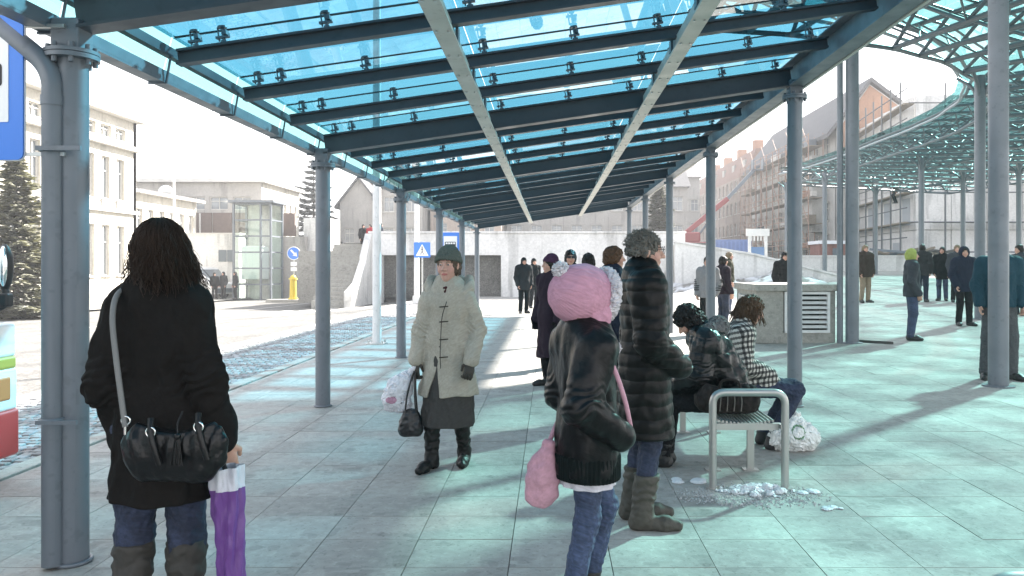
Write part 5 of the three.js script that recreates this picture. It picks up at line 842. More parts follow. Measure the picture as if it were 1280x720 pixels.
function facade(B, name, w, h, depth, wins, wall, place, opt = {}) { // a wall with real openings; place turns it into position
  const holes = wins.map(q => rect(q[0], q[1], q[0] + q[2], q[1] + q[3]));
  const F = part(name, [place(extrude(opt.outline || rect(0, 0, w, h), 0.3, 0, holes).translate(0, 0, -0.3))], wall, B);
  for (const q of wins) {
    const [x, y, ww, hh] = q, t = 0.055, W = part('window', [place(box(ww - 2 * t, t, 0.07, x + ww / 2, y + t / 2, -0.16)), place(box(ww - 2 * t, t, 0.07, x + ww / 2, y + hh - t / 2, -0.16)), place(box(t, hh, 0.07, x + t / 2, y + hh / 2, -0.16)), place(box(t, hh, 0.07, x + ww - t / 2, y + hh / 2, -0.16)), place(box(t * 0.8, hh - 2 * t, 0.06, x + ww / 2, y + hh / 2, -0.162)), place(box(ww - 2 * t, t * 0.8, 0.05, x + ww / 2, y + hh * 0.66, -0.164))], trimPale, B);
    part('pane', [place(box(ww - 0.02, hh - 0.02, 0.012, x + ww / 2, y + hh / 2, -0.2))], M.pane, W);
    if (opt.sill !== false) part('sill', [place(box(ww + 0.16, 0.07, 0.14, x + ww / 2, y - 0.04, 0.05))], trimPale, W);
  }
  return F;
}
const faceRight = (X, Y, D) => g => g.rotateY(Math.PI / 2).translate(X, Y, -D);      // local x runs away from the camera
const faceLeft = (X, Y, D) => g => g.rotateY(-Math.PI / 2).translate(X, Y, -D);      // local x runs towards the camera
const faceUs = (X, Y, D) => g => g.translate(X, Y, -D);
{ // cream office building along the street on the left
  const B = thing('cream_building', 'cream plastered building with tall windows and cornices beside the road', 'building'), X = -22, y0 = -0.9, P = faceRight(X, y0, 26), wins = [];
  for (let i = 0; i < 11; i++) { const x = 1.0 + i * 1.36; wins.push([x, 5.7, 0.72, 2.1], [x, 1.9, 0.72, 2.5]); if (i % 1 === 0) wins.push([x - 0.1, 8.75, 0.95, 0.62]); }
  facade(B, 'wall', 16.5, 9.9, 0.3, wins, plasterCream, P);
  part('end_wall', [box(9, 9.9, 0.3, X - 4.5, y0 + 4.95, -42.36), box(9, 9.9, 0.3, X - 4.5, y0 + 4.95, -26.14), box(0.3, 9.9, 16.5, X - 9.1, y0 + 4.95, -34.25)], plasterCream, B);
  part('roof', [box(9.9, 0.18, 17.2, X - 4.45, y0 + 10.0, -34.25)], trimPale, B);
  part('cornice', [P(box(16.7, 0.22, 0.35, 8.25, 8.45, 0.16))], trimPale, B); part('string_course', [P(box(16.5, 0.18, 0.18, 8.25, 5.15, 0.1))], trimPale, B); part('plinth', [P(box(16.6, 1.2, 0.16, 8.25, 0.6, 0.085))], M.concrete, B);
  for (let i = 0; i < 11; i++) part('window_apron', [P(box(0.86, 0.42, 0.07, 1.36 + i * 1.36, 5.42, 0.04))], trimPale, B);
  const C = thing('low_wing', 'low cream wing with shallow tiled roof joined to the tall cream building', 'building'), Q = faceRight(-26, y0, 48), w2 = [];
  for (let i = 0; i < 7; i++) w2.push([0.8 + i * 1.45, 4.2, 0.75, 1.8], [0.8 + i * 1.45, 1.4, 0.75, 1.7]);
  facade(C, 'wall', 10.7, 7.0, 0.3, w2, plasterCream, Q); part('end_wall', [box(8, 7.0, 0.3, -30.05, y0 + 3.5, -58.6)], plasterCream, C);
  part('roof', [Q(extrude([[-0.05, 7.0], [11.05, 7.0], [11.05, 7.18], [-0.05, 7.18]], 8.6).translate(0, 0, -8.1))], slateRoof, C); part('eaves', [Q(box(11.1, 0.16, 0.5, 5.5, 7.02, 0.3))], trimPale, C);
  part('roof_vent', [new THREE.SphereGeometry(0.5, 16, 10).translate(-27.4, y0 + 7.6, -57)], M.zinc, C);
}
{ // flat roofed block with brown panels
  const B = thing('flat_roof_block', 'flat roofed office block with window band and brown panels', 'building'), D = 62, y0 = -0.9, x0 = -34, w = 11.6, P = faceUs(x0, y0, D), wins = [], sw = [];
  for (let i = 0; i < 6; i++) wins.push([0.4 + i * 1.8, 6.7, 1.4, 1.0]);
  facade(B, 'front_wall', w, 8.8, 0.3, wins, plasterGrey, P, { sill: false });
  for (let i = 0; i < 7; i++) part('brown_panel', [P(box(1.46, 1.9, 0.08, 0.85 + i * 1.55, 5.5, 0.045))], brownPanel, B);
  part('downpipe', [P(rod(V3(6.9, 0, 0.14), V3(6.9, 6.4, 0.14), 0.07))], trimPale, B); part('air_unit', [P(rbox(0.9, 0.7, 0.35, 5.6, 5.0, 0.27, 0.04))], trimPale, B);
  for (let i = 0; i < 6; i++) sw.push([0.7 + i * 1.4, 6.5, 0.7, 1.0], [0.7 + i * 1.4, 4.2, 0.7, 1.2]);
  facade(B, 'side_wall', 9, 8.8, 0.3, sw, plasterCream, faceRight(x0 + w, y0, D + 0.31));
  part('roof', [box(w + 0.8, 0.28, 10, x0 + w / 2, y0 + 8.95, -D - 4.6)], trimPale, B); part('roof_plate', [box(0.2, 0.9, 3.2, x0 + w - 0.3, y0 + 9.55, -D - 2.4)], trimPale, B);
}
{ // white wall block, glass lift, grey wall
  const B = thing('white_wall_block', 'plain white block in front of the flat roofed offices', 'building'), D = 51.5;
  part('wall', [box(4.1, 4.6, 1.6, -22.1, 1.2, -D - 0.8)], plasterWhite, B); part('coping', [box(4.2, 0.08, 1.7, -22.1, 3.54, -D - 0.8)], trimPale, B);
  part('vent_window', [box(0.5, 0.75, 0.05, -21.1, 2.1, -D + 0.02)], M.fitting, B); part('vent_window', [box(0.42, 0.75, 0.05, -20.58, 2.1, -D + 0.02)], M.fitting, B);
  const L = thing('glass_lift', 'tall glass lift shaft with steel frame and floors', 'lift shaft'), x0 = -19.6, x1 = -17.3, d0 = 49.5, d1 = 51.6, y0 = -0.75, y1 = 5.35;
  for (const [x, d] of [[x0, d0], [x1, d0], [x1 - 0.62, d0], [x0, d1], [x1, d1]]) part('post', [box(0.12, y1 - y0, 0.12, x, (y0 + y1) / 2, -d)], M.steel, L);
  for (let i = 0; i <= 6; i++) { const y = y0 + 0.06 + i * (y1 - y0 - 0.12) / 6; part('transom', [box(x1 - x0 - 0.12, 0.09, 0.08, (x0 + x1) / 2, y, -d0), box(0.08, 0.09, d1 - d0 - 0.12, x1, y, -(d0 + d1) / 2), box(0.08, 0.09, d1 - d0 - 0.12, x0, y, -(d0 + d1) / 2)], M.steel, L); if (i < 6) { const h = (y1 - y0 - 0.12) / 6 - 0.09; part('pane', [box(x1 - x0 - 0.8, h, 0.012, (x0 + x1) / 2 - 0.3, y + h / 2 + 0.045, -d0)], M.clearGlass, L); part('pane', [box(0.012, h, d1 - d0 - 0.14, x1, y + h / 2 + 0.045, -(d0 + d1) / 2)], M.clearGlass, L); } }
  part('shaft_wall', [box(x1 - x0, y1 - y0, 0.12, (x0 + x1) / 2, (y0 + y1) / 2, -d1 - 0.12)], plasterWhite, L); part('cabin', [rbox(1.3, 2.1, 1.2, -18.7, 1.65, -50.7, 0.05)], std([0.72, 0.72, 0.70], 0.6), L); part('cap', [box(x1 - x0 + 0.5, 0.16, d1 - d0 + 0.5, (x0 + x1) / 2, y1 + 0.09, -(d0 + d1) / 2)], M.steel, L);
  const G = thing('grey_wall', 'grey concrete wall with brown upper panel right of the glass lift', 'wall');
  part('wall', [box(2.0, 4.2, 0.4, -16.9, 1.25, -52.2)], plasterGrey, G); part('brown_panel', [box(1.0, 1.5, 0.3, -17.2, 4.15, -52.4)], brownPanel, G); part('pier', [box(1.6, 5.4, 3.0, -15.4, 1.9, -54.0)], plasterWhite, G);
}
{ // white van
  const V = thing('white_van', 'white delivery van parked in front of the plain white block', 'van', [-22.6, land(-22, 50) - 0.02, 51.2], -0.35), wm = phys([0.7, 0.7, 0.7], 0.35, { clearcoat: 0.5 });
  part('body', [extrude([[0, 0.35], [4.4, 0.35], [4.45, 0.85], [3.75, 1.05], [3.15, 1.85], [2.6, 1.95], [0.05, 1.95]], 1.7, 0.06).translate(-2.2, 0, -0.85)], wm, V);
  part('windscreen', [extrude([[3.78, 1.12], [3.25, 1.8], [3.22, 1.79], [3.74, 1.12]], 1.5, 0.02).translate(-2.19, 0, -0.75)], M.pane, V);
  part('side_window', [box(0.75, 0.5, 0.03, 0.72, 1.42, 0.925)], M.pane, V); part('bumper', [rbox(0.2, 0.3, 1.8, 2.25, 0.5, 0, 0.06)], M.fitting, V);
  for (const x of [-1.4, 1.4]) for (const z of [-0.8, 0.8]) { const w = part('wheel', [new THREE.CylinderGeometry(0.34, 0.34, 0.22, 24).rotateX(Math.PI / 2).translate(x, 0.34, z)], M.rubber, V); part('rim', [new THREE.CylinderGeometry(0.2, 0.2, 0.24, 18).rotateX(Math.PI / 2).translate(x, 0.34, z)], M.zinc, w); }
  part('headlight', [rbox(0.06, 0.16, 0.3, 2.26, 0.85, 0.62, 0.03)], M.clearGlass, V); part('headlight', [rbox(0.06, 0.16, 0.3, 2.26, 0.85, -0.62, 0.03)], M.clearGlass, V);
}
{ // retaining wall with a wide opening, stair beside it
  const D = 38, W = thing('retaining_wall', 'long pale retaining wall with a wide gated opening under the street above', 'wall'), hole = rect(-8.0, -0.6, -2.35, 1.98);
  part('wall', [extrude([[-8.6, -0.6], [-8.0, -0.6], [-8.0, 1.98], [-2.35, 1.98], [-2.35, -0.6], [6.4, -0.6], [6.4, 3.02], [-8.6, 3.02]], 0.5).translate(0, 0, -D - 0.5)], M.paleConcrete, W);
  part('coping', [box(15.1, 0.09, 0.62, -1.1, 3.07, -D - 0.25)], M.paleConcrete, W);
  const gates = [[-8.0, -6.7, [0.17, 0.16, 0.15]], [-6.68, -4.3, [0.24, 0.215, 0.18]], [-4.28, -2.36, [0.55, 0.53, 0.48]]];
  for (const [a, b, c] of gates) { const g = [box(b - a, 2.3, 0.04, (a + b) / 2, 0.55, -D - 0.75)]; for (let x = a + 0.06; x < b - 0.05; x += 0.14) g.push(box(0.07, 2.3, 0.03, x, 0.55, -D - 0.717)); const m = part('ribbed_gate', g, std(c, 0.8, { map: texPaint }), W); m.userData.kind = 'stuff'; }
  part('soffit', [box(5.7, 0.06, 3, -5.18, 2.02, -D - 2.02)], M.concrete, W);
  for (let i = 0; i < 3; i++) part('pilaster', [box(0.34, 1.5 - i * 0.05, 0.3, -1.6 + i * 3.4, 0.6, -D + 0.16)], M.paleConcrete, W);
  const S = thing('stair', 'concrete stair climbing beside the retaining wall to the upper street', 'stair');
  for (let i = 0; i < 15; i++) part('step', [box(1.5, 0.18 * (i + 1) + 0.3, 0.26, -9.55, -0.5 + (0.18 * (i + 1) + 0.3) / 2, -(34.6 + i * 0.255))], M.concrete, S);
  part('cheek_wall', [extrude([[34.0, -0.6], [38.4, -0.6], [38.4, 3.0], [37.9, 3.0], [36.8, 1.9], [36.8, 1.75], [35.4, 0.7], [34.0, 0.35]], 0.32).rotateY(Math.PI / 2).translate(-8.78, 0, 0)], plasterWhite, S);
  part('landing', [box(3.4, 2.5, 8, -10.4, 0.93, -42.4)], M.concrete, S);
  struct('upper_street', [box(15, 3.0, 22, -1.1, 1.45, -49.6), box(56, 3.4, 70, -16, 1.5, -96)], M.asphalt);
}
stander('dark clothed person at the top of the stair', -10.8, 46.2, 1.66, 0.4, FAR.black, FAR.black, { y: 2.19, group: 'people at the stair head', hem: 0.7 });
stander('person in a red jacket at the top of the stair', -10.35, 46, 1.66, -0.4, FAR.red, FAR.black, { y: 2.19, group: 'people at the stair head' });
stander('person in dark clothes nearest the stair wall, at the stair head', -9.75, 46, 1.72, 2.0, FAR.navy, FAR.black, { y: 2.19, group: 'people at the stair head' });
function gabled(name, label, X, Y, D, w, eave, ridge, depth, wall, roof, cols, rows, opt = {}) { // gable end towards us
  const B = thing(name, label, 'building'), wins = [], P = faceUs(X, Y, D), ww = opt.ww || 0.95, wh = opt.wh || 1.4;
  for (let r = 0; r < rows; r++) for (let c = 0; c < cols; c++) wins.push([(c + 0.5) * w / cols - ww / 2, 1.1 + r * 2.9, ww, wh]);
  facade(B, 'gable_wall', w, eave, 0.3, wins, wall, P, { outline: [[0, 0], [w, 0], [w, eave], [w / 2, ridge], [0, eave]] });
  part('side_wall', [box(0.3, eave, depth - 0.3, X + w - 0.15, Y + eave / 2, -D - 0.3 - depth / 2), box(0.3, eave, depth - 0.3, X + 0.15, Y + eave / 2, -D - 0.3 - depth / 2)], wall, B);
  const o = 0.45, k = (ridge - eave) / (w / 2), rf = part('roof', [extrude([[-o, eave - o * k], [w / 2, ridge], [w + o, eave - o * k], [w + o, eave - o * k + 0.25], [w / 2, ridge + 0.28], [-o, eave - o * k + 0.25]], depth + 0.8).translate(X, Y, -D - depth - 0.4)], roof, B);
  part('chimney', [box(0.7, 1.6, 0.7, X + w * 0.66, Y + ridge + 0.1, -D - depth * 0.5)], brick, rf);
  return B;
}
function longHouse(name, label, X, Y, D, w, h, depth, wall, roof, cols, rows, opt = {}) { // long side towards us, pitched roof
  const B = thing(name, label, 'building'), wins = [], ww = opt.ww || 1.0, wh = opt.wh || 1.5;
  for (let r = 0; r < rows; r++) for (let c = 0; c < cols; c++) wins.push([(c + 0.5) * w / cols - ww / 2, 1.1 + r * 3.0, ww, wh]);
  facade(B, 'front_wall', w, h, 0.3, wins, wall, faceUs(X, Y, D));
  part('side_wall', [box(0.3, h, depth - 0.3, X + 0.15, Y + h / 2, -D - 0.31 - depth / 2), box(0.3, h, depth - 0.3, X + w - 0.15, Y + h / 2, -D - 0.31 - depth / 2)], wall, B);
  const rh = opt.rh || 3; const rf = part('roof', [extrude([[-0.4, 0], [depth + 0.4, 0], [depth / 2, rh]], w + 0.6).rotateY(Math.PI / 2).translate(X - 0.3, Y + h, -D)], roof, B);
  for (const t of [0.25, 0.7]) part('chimney', [box(0.9, 1.8, 0.7, X + w * t, Y + h + rh * 0.95, -D - depth * 0.5)], brick, rf);
  return B;
}
gabled('grey_gabled_house', 'grey rendered house with twin steep gables above the stair, left one', -20.0, 2.5, 76, 3.6, 4.9, 7.2, 9, plasterGrey, slateRoof, 2, 1);
gabled('grey_gabled_house', 'grey rendered house with steep gable right above the stair, taller one', -16.2, 2.5, 75, 4.2, 5.6, 8.3, 10, plasterGrey, slateRoof, 2, 2);
gabled('pink_gabled_house', 'pinkish plastered house with broad gable behind the white lamp post', -15.6 + 3.9, 3.1, 78, 6.9, 4.2, 7.4, 10, plasterPink, tileRoof, 3, 1);
longHouse('grey_tenement', 'long grey tenement whose window row shows over the retaining wall', -4.6, 3.1, 84, 19.0, 6.6, 9, plasterGrey, slateRoof, 9, 2, { ww: 1.15 });
longHouse('tall_tenement', 'narrow tall grey tenement between the shelter columns', 15.6, 1.5, 105, 4.0, 11.5, 9, plasterGrey, slateRoof, 3, 3, { rh: 2.2 });
{ // the row that runs away from us on the right
  const B = thing('brown_tenement_row', 'row of brown brick tenements with mansard roof behind the red boom lift', 'building'), wins = [], L = 44;
  for (let r = 0; r < 4; r++) for (let c = 0; c < 17; c++) wins.push([1 + c * 2.55, 1.6 + r * 2.9, 1.1, 1.6]);
  facade(B, 'wall', L, 12.2, 0.3, wins, std([0.34, 0.28, 0.245], 0.92, { map: texPlaster }), faceLeft(25.2, 1, 146));
  part('mansard_roof', [extrude([[0, 0], [9, 0], [8, 3.2], [1.0, 3.2]], L).translate(25.2, 13.2, -146)], tileRoof, B);
  for (let i = 0; i < 4; i++) part('chimney', [box(1.2, 2.2, 1.2, 28, 17.2, -108 - i * 9)], brick, B);
  for (let i = 0; i < 6; i++) part('dormer', [box(1.4, 1.6, 1.4, 26.3, 14.6, -106 - i * 6.2)], plasterGrey, B);
}
{ // long house under repair with a brick gable
  const B = thing('brick_gable_house', 'long grey house under repair with a raw brick gable and slate roof', 'building'), wins = [], L = 30;
  for (let r = 0; r < 4; r++) for (let c = 0; c < 10; c++) wins.push([1 + c * 2.9, 1.6 + r * 2.9, 1.2, 1.7]);
  facade(B, 'long_wall', L, 12.4, 0.3, wins, plasterPale, faceLeft(25, 1, 100));
  part('gable_wall', [extrude([[0, 0], [8.4, 0], [8.4, 12.4], [2.9, 16.3], [0, 12.4]], 0.3).translate(25, 1, -70.2)], plasterPale, B);
  const gb = part('brick_gable', [extrude([[0.25, 9.4], [7.2, 9.4], [8.2, 12.4], [2.9, 16.2], [0.2, 12.4]], 0.12).translate(25, 1, -70.0)], brick, B);
  part('roof', [extrude([[-0.9, 11.6], [2.9, 16.45], [9.3, 11.7], [9.3, 12.0], [2.9, 16.85], [-0.9, 12.0]], L + 0.8).translate(25, 1, -100.3)], slateRoof, B);
  part('oriel', [box(1.3, 7, 2.2, 24.5, 8, -74)], plasterPale, B);
  const S = thing('facade_scaffold', 'rusty scaffold clad along the long grey house', 'scaffold');
  const rusty = std([0.30, 0.20, 0.15], 0.7, { metalness: 0.2 });
  for (let i = 0; i < 12; i++) { part('standard', [rod(V3(22.9, 0.6, -(71 + i * 2.3)), V3(22.9, 13.2, -(71 + i * 2.3)), 0.05, 0.05, 6)], rusty, S); part('standard', [rod(V3(24.2, 0.6, -(71 + i * 2.3)), V3(24.2, 13.2, -(71 + i * 2.3)), 0.05, 0.05, 6)], rusty, S); }
  for (let k = 0; k < 5; k++) { const dk = part('deck', [box(1.3, 0.08, 26, 23.55, 2.9 + k * 2.3, -84)], woodDeck, S); part('guard_rail', [rod(V3(22.9, 3.9 + k * 2.3, -71), V3(22.9, 3.9 + k * 2.3, -97), 0.04, 0.04, 6), rod(V3(22.9, 3.4 + k * 2.3, -71), V3(22.9, 3.4 + k * 2.3, -97), 0.04, 0.04, 6)], rusty, dk); for (let i = 0; i < 11; i += 2) part('brace', [rod(V3(22.9, 2.9 + k * 2.3, -(71 + i * 2.3)), V3(22.9, 5.2 + k * 2.3, -(73.3 + i * 2.3)), 0.035, 0.035, 6)], rusty, S); }
  const r = rng(5); for (let i = 0; i < 26; i++) part('stacked_material', [box(0.4 + r() * 0.6, 0.3 + r() * 0.7, 0.6 + r() * 1.6, 23.6, 3.3 + Math.floor(r() * 5) * 2.3, -(71.5 + r() * 24))], [woodDeck, brick, M.fitting, trimPale][Math.floor(r() * 4)], S);
}
{ // building wrapped in white sheeting, with scaffold
  const B = thing('sheeted_building', 'big building wrapped in white sheeting behind the curved canopy', 'building'), X = 25.5, D = 56, y0 = 0.8, h = 12.6;
  for (let i = 0; i < 9; i++) for (let k = 0; k < 4; k++) part('sheet_panel', [rbox(2.46, h / 4 - 0.03, 0.22, X + 1.25 + i * 2.5, y0 + (k + 0.5) * h / 4, -D + ((i * 7 + k * 3) % 5) * 0.012, 0.03)], netting, B);
  for (let i = 0; i < 8; i++) for (let k = 0; k < 4; k++) part('sheet_panel', [rbox(0.22, h / 4 - 0.03, 2.28, X + 0.11 + i * 0.3, y0 + (k + 0.5) * h / 4, -D - 1.3 - i * 2.3, 0.03)], netting, B);
  part('core_wall', [box(22, h, 16, X + 13.6, y0 + h / 2 - 0.05, -D - 8.6)], plasterWhite, B);
  part('blank_plinth', [box(24, 1.3, 0.5, X + 12, y0 + 0.3, -D + 0.4)], M.paleConcrete, B);
  for (const [i, k] of [[0, 1], [2, 1], [4, 1], [6, 1], [1, 0], [5, 0]]) { const w = part('window_opening', [box(0.05, 1.9, 1.2, X - 0.02 + i * 0.3, y0 + 1.4 + k * 3.1, -D - 1.3 - i * 2.3)], std([0.33, 0.35, 0.37], 0.7), B); }
  const S = thing('sheeting_scaffold', 'grey tube scaffold with plank decks in front of the white sheeting', 'scaffold');
  for (let i = 0; i < 9; i++) { const x = X - 0.9 + i * 2.5; if (i) part('standard', [rod(V3(x, y0, -D + 1.1), V3(x, y0 + h + 0.6, -D + 1.1), 0.06, 0.06, 6)], scaffoldTube, S); const d = D + i * 2.3; part('standard', [rod(V3(X - 1.0 + i * 0.3, y0, -d), V3(X - 1.0 + i * 0.3, y0 + h + 0.9, -d), 0.06, 0.06, 6)], scaffoldTube, S); }
  for (let k = 0; k < 6; k++) { const y = y0 + 1.6 + k * 2.05; part('deck', [bar(V3(X - 0.75, y, -D + 0.8), V3(X - 0.75 + 2.5, y, -D - 18.4), 0.7, 0.10)], woodDeck, S); part('guard_rail', [rod(V3(X - 1.0, y + 1, -D + 1), V3(X + 1.4, y + 1, -D - 18.4), 0.045, 0.045, 6)], scaffoldTube, S); part('ledger', [rod(V3(X - 0.9, y, -D + 1.1), V3(X + 19, y, -D + 1.1), 0.055, 0.055, 6)], scaffoldTube, S); if (k % 2) part('deck', [box(4.2 + (k % 3) * 2, 0.07, 0.7, X + 3 + k * 1.2, y, -D + 0.7)], woodDeck, S); }
}
stander('worker on the upper plank deck of the white sheeted building', 25.15, 60.8, 1.75, -0.6, FAR.black, FAR.navy, { y: 10.04, group: 'workers on the scaffold' });
stander('worker crouched on the lower deck behind the tall columns', 24.8, 57.5, 1.6, -1.3, FAR.olive, FAR.black, { y: 5.93, group: 'workers on the scaffold', pose: { kneL: [0.1, 0.62, 0.2], kneR: [-0.1, 0.6, 0.2], ankL: [0.1, 0.085, -0.05], neck: [0, 1.35, 0.2], head: [0, 1.46, 0.3] } });
{ // pale ramp wall beside the far end of the shelter, dirty snow along its foot
  const R = thing('ramp_wall', 'pale concrete ramp wall with sloping top right of the retaining wall', 'wall');
  part('wall', [extrude([[5.75, -0.3], [13.2, -0.3], [13.2, 1.0], [9.4, 1.95], [5.75, 2.55]], 0.4).translate(0, 0, -37.2)], M.paleConcrete, R);
  part('coping', [bar(V3(5.7, 2.6, -37.0), V3(9.4, 2.0, -37.0), 0.55, 0.09), bar(V3(9.4, 2.0, -37.0), V3(13.2, 1.05, -37.0), 0.55, 0.09)], M.paleConcrete, R);
  part('ramp', [extrude([[5.75, -0.3], [13.2, -0.3], [13.2, 0.9], [9.4, 1.85], [5.75, 2.45]], 4).translate(0, 0, -41.4)], M.concrete, R);
  const g = sheet(4.4, 13, 33.2, 37.2, 70, 34, 0, (X, D) => { const t = smooth(33.6, 36.6, D) * smooth(4.5, 6.5, X) * smooth(13, 11, X); return land(X, D) - 0.07 + t * (0.42 + 0.28 * n3(X * 0.9, D * 0.9, 0) + 0.09 * n3(X * 3, D * 3, 1)); });
  const p = g.attributes.position, c = []; for (let i = 0; i < p.count; i++) { const n = n3(p.getX(i) * 0.8, p.getZ(i) * 0.8, 4) + 0.6 * n3(p.getX(i) * 3.2, p.getZ(i) * 3.2, 2), s = smooth(-0.4, 0.4, n); c.push(lerp(0.16, 0.5, s), lerp(0.15, 0.505, s), lerp(0.135, 0.515, s)); }
  g.setAttribute('color', new THREE.Float32BufferAttribute(c, 3));
  struct('snowy_verge', [g], std([1, 1, 1], 0.9, { vertexColors: true, bumpMap: texStoneBump, bumpScale: 0.03 }));
}
{ // white railing, white gate frame, container, boom lift
  const R = thing('white_railing', 'white tubular railing on the ramp past the shelter columns', 'railing'), a = V3(10.9, 0.62, -45), b = V3(11.6, 0.55, -39.2);
  for (let i = 0; i <= 5; i++) { const p = a.clone().lerp(b, i / 5); part('post', [rod(p, p.clone().add(V3(0, 1.25, 0)), 0.045, 0.045, 8)], M.white, R); }
  for (let k = 0; k < 4; k++) part('rail', [rod(a.clone().add(V3(0, 0.25 + k * 0.32, 0)), b.clone().add(V3(0, 0.25 + k * 0.32, 0)), 0.04, 0.04, 8)], M.white, R);
  const G = thing('white_gate_frame', 'white timber kiosk frame with a blue panel beyond the railing', 'kiosk', [11.4, 0.7, 44]);
  for (const x of [-0.45, 0.45]) part('post', [box(0.14, 2.5, 0.14, x, 1.25, 0)], M.white, G); part('header', [box(1.25, 0.4, 0.2, 0, 2.6, 0)], M.white, G); for (let i = 0; i < 5; i++) part('fretwork', [box(0.06, 0.25, 0.06, -0.36 + i * 0.18, 2.27, 0.02)], M.white, G);
  part('blue_panel', [box(0.7, 0.9, 0.06, 0, 1.35, -0.02)], std([0.10, 0.19, 0.35], 0.6), G);
  const K = thing('blue_container', 'faded blue site container near the red boom lift', 'container', [14.4, 1.2, 64]);
  part('box', [rbox(2.8, 2.3, 2.3, 0, 1.15, 0, 0.03)], std([0.14, 0.21, 0.42], 0.7, { map: texPaint }), K); for (let i = 0; i < 8; i++) part('rib', [box(0.12, 2.05, 0.05, -1.15 + i * 0.32, 1.15, 1.17)], std([0.14, 0.21, 0.42], 0.7), K);
  const T = thing('boom_lift', 'red boom lift with raised arm in front of the brown tenements', 'boom lift', [12.2, 2.2, 70]), red = phys([0.22, 0.03, 0.03], 0.5), dk = M.fitting;
  part('chassis', [rbox(3.6, 0.8, 1.8, 0.3, 0.9, 0, 0.12)], red, T); part('turret', [rbox(2.0, 0.9, 1.6, -0.2, 1.7, 0, 0.15)], red, T);
  part('boom', [bar(V3(-0.6, 1.9, 0), V3(3.3, 5.1, 0), 0.42, 0.42)], red, T); part('boom_extension', [bar(V3(3.2, 5.02, 0), V3(5.6, 7.6, 0), 0.28, 0.28)], dk, T); part('basket', [box(0.9, 0.06, 0.8, 5.9, 7.6, 0), box(0.06, 0.9, 0.8, 6.33, 8.05, 0), box(0.06, 0.9, 0.8, 5.48, 8.05, 0)], dk, T); part('ram', [rod(V3(0.6, 1.7, 0.1), V3(2.2, 3.9, 0.1), 0.1)], dk, T);
  for (const x of [-0.9, 1.5]) for (const z of [-0.85, 0.85]) part('wheel', [new THREE.CylinderGeometry(0.5, 0.5, 0.35, 20).rotateX(Math.PI / 2).translate(x, 0.5, z)], M.rubber, T);
}
{ // low clutter under the sheeted building
  const H = thing('site_hut', 'small brick red site hut beyond the vent block', 'hut', [18.7, 1.2, 54]);
  part('wall', [box(1.7, 1.7, 2, 0, 0.85, 0)], std([0.25, 0.12, 0.10], 0.85, { map: texPlaster }), H); part('roof', [box(1.9, 0.22, 2.3, 0, 1.81, 0)], M.snow, H); part('door', [box(0.6, 1.4, 0.04, 0.3, 0.72, 1.02)], M.fitting, H);
  const P = thing('rubble_heap', 'dark heap of building rubble at the foot of the white sheeting', 'rubble', [23.2, land(20, 50), 52]), r = rng(9);
  for (let i = 0; i < 40; i++) part('plank', [new THREE.BoxGeometry(1.2 + r() * 1.8, 0.14, 0.3).rotateY(r() * 3).rotateZ((r() - 0.5) * 0.7).translate((r() - 0.5) * 4.2, 0.25 + r() * 1.1, (r() - 0.5) * 1.6)], [woodDeck, M.fitting, std([0.08, 0.075, 0.07], 0.9)][i % 3], P);
  const W = thing('low_plinth_wall', 'long low pale wall closing the plaza below the scaffold', 'wall'); part('wall', [box(26, 1.0, 0.4, 27.5, land(20, 50) + 0.4, -50)], M.paleConcrete, W); part('coping', [box(26.1, 0.09, 0.55, 27.5, land(20, 50) + 0.945, -50)], M.paleConcrete, W);
}
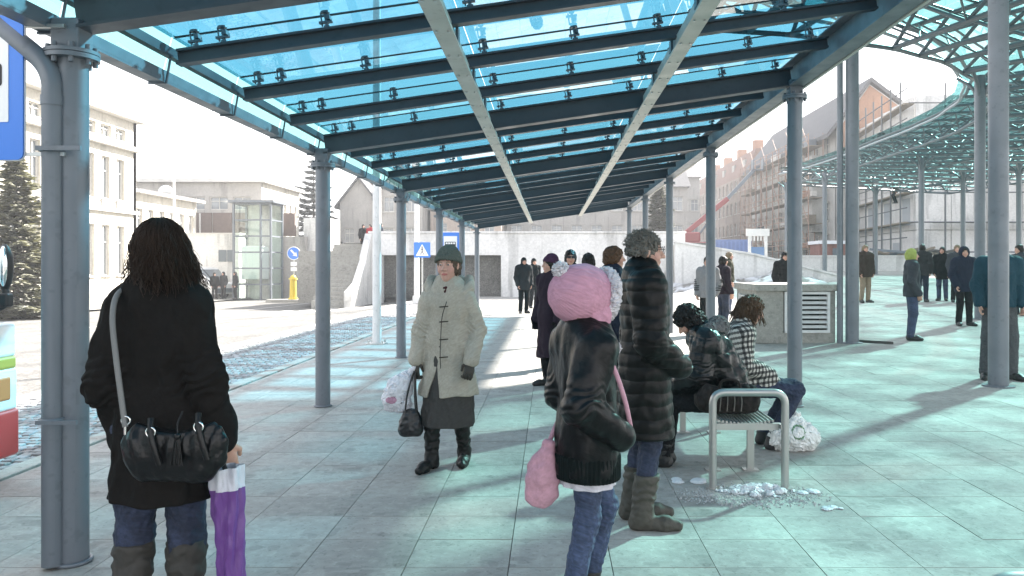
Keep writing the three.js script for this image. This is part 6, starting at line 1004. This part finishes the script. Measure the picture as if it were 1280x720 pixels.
// ---- trees
function spruce(name, label, X, Y, D, H, R, colour, seed, whorls = 34) {
  const T = thing(name, label, 'tree', [X, Y, D]), r = rng(seed), leaf = [], twig = [], q = new THREE.Quaternion(), pos = [], nor = [], col = [];
  part('trunk', [rod(V3(0, 0, 0), V3(0, H * 0.98, 0), 0.02 * H, 0.004, 10)], std([0.10, 0.075, 0.055], 0.95), T);
  for (let i = 0; i < whorls; i++) {
    const t = i / whorls, y = H * (0.06 + 0.93 * t), len = R * Math.pow(1 - t, 0.85) * (0.75 + 0.45 * r()), n = 7 + Math.floor(r() * 3);
    for (let k = 0; k < n; k++) {
      const a = (k + r() * 0.7) / n * 6.283 + i * 1.3, L = len * (0.7 + 0.5 * r()), ca = Math.cos(a), sa = Math.sin(a), droop = 0.28 - 0.5 * t;
      twig.push(rod(V3(0, y, 0), V3(ca * L, y - L * droop + 0.1 * L, sa * L), 0.012 + L * 0.012, 0.003, 4, true));
      const m = Math.max(16, Math.floor(90 * L / R + 22));
      for (let b = 0; b < m; b++) {
        const u = 0.12 + 0.9 * Math.pow(r(), 0.75), side = r() < 0.5 ? -1 : 1, w = L * 0.42 * (1.15 - u) * r() * side, c = V3(ca * L * u - sa * w, y - L * droop * u + 0.1 * L * u * u - Math.abs(w) * 0.35 - 0.10 * (r() - 0.3) * R * 0.5, sa * L * u + ca * w), s = 0.075 * R * (0.7 + 0.8 * r()) + 0.03, dir = V3(ca - sa * side * 0.8, -0.35 + 0.5 * r(), sa + ca * side * 0.8).normalize(), up = V3(r() - 0.5, 1, r() - 0.5).normalize(), across = dir.clone().cross(up).normalize().multiplyScalar(s * 0.32);
        const A = c.clone().addScaledVector(dir, -s * 0.8), Bq = c.clone().add(across), Cq = c.clone().addScaledVector(dir, s * 1.2), Dq = c.clone().sub(across), nn = across.clone().cross(dir).normalize(), g = 0.7 + 0.6 * r();
        for (const v of [A, Bq, Cq, A, Cq, Dq]) { pos.push(v.x, v.y, v.z); nor.push(nn.x, nn.y, nn.z); col.push(colour[0] * g, colour[1] * g, colour[2] * g); }
      }
    }
  }
  const g = new THREE.BufferGeometry(); g.setAttribute('position', new THREE.Float32BufferAttribute(pos, 3)); g.setAttribute('normal', new THREE.Float32BufferAttribute(nor, 3)); g.setAttribute('uv', new THREE.Float32BufferAttribute(new Float32Array(pos.length / 3 * 2), 2)); g.setAttribute('color', new THREE.Float32BufferAttribute(col, 3));
  part('crown', g, phys([1, 1, 1], 0.9, { vertexColors: true, transmission: 0.45, thickness: 0 }), T); part('branches', twig, std([0.09, 0.07, 0.05], 0.95), T);
}
spruce('spruce_tree', 'full olive green spruce standing at the road behind the nearest column', -18.7, -0.5, 28, 6.3, 1.7, [0.17, 0.165, 0.07], 41);
spruce('dark_spruce_tree', 'dark sparse spruce behind the buildings, left of the grey gables', -21.9, 0.5, 74, 11.2, 3.4, [0.028, 0.035, 0.025], 42, 20);
spruce('young_conifer', 'yellowish green conifer beyond the far shelter columns', 7.6, 3.0, 56, 4.4, 1.5, [0.10, 0.10, 0.045], 43, 24);
console.log('background done');
renderer.render(scene, camera);
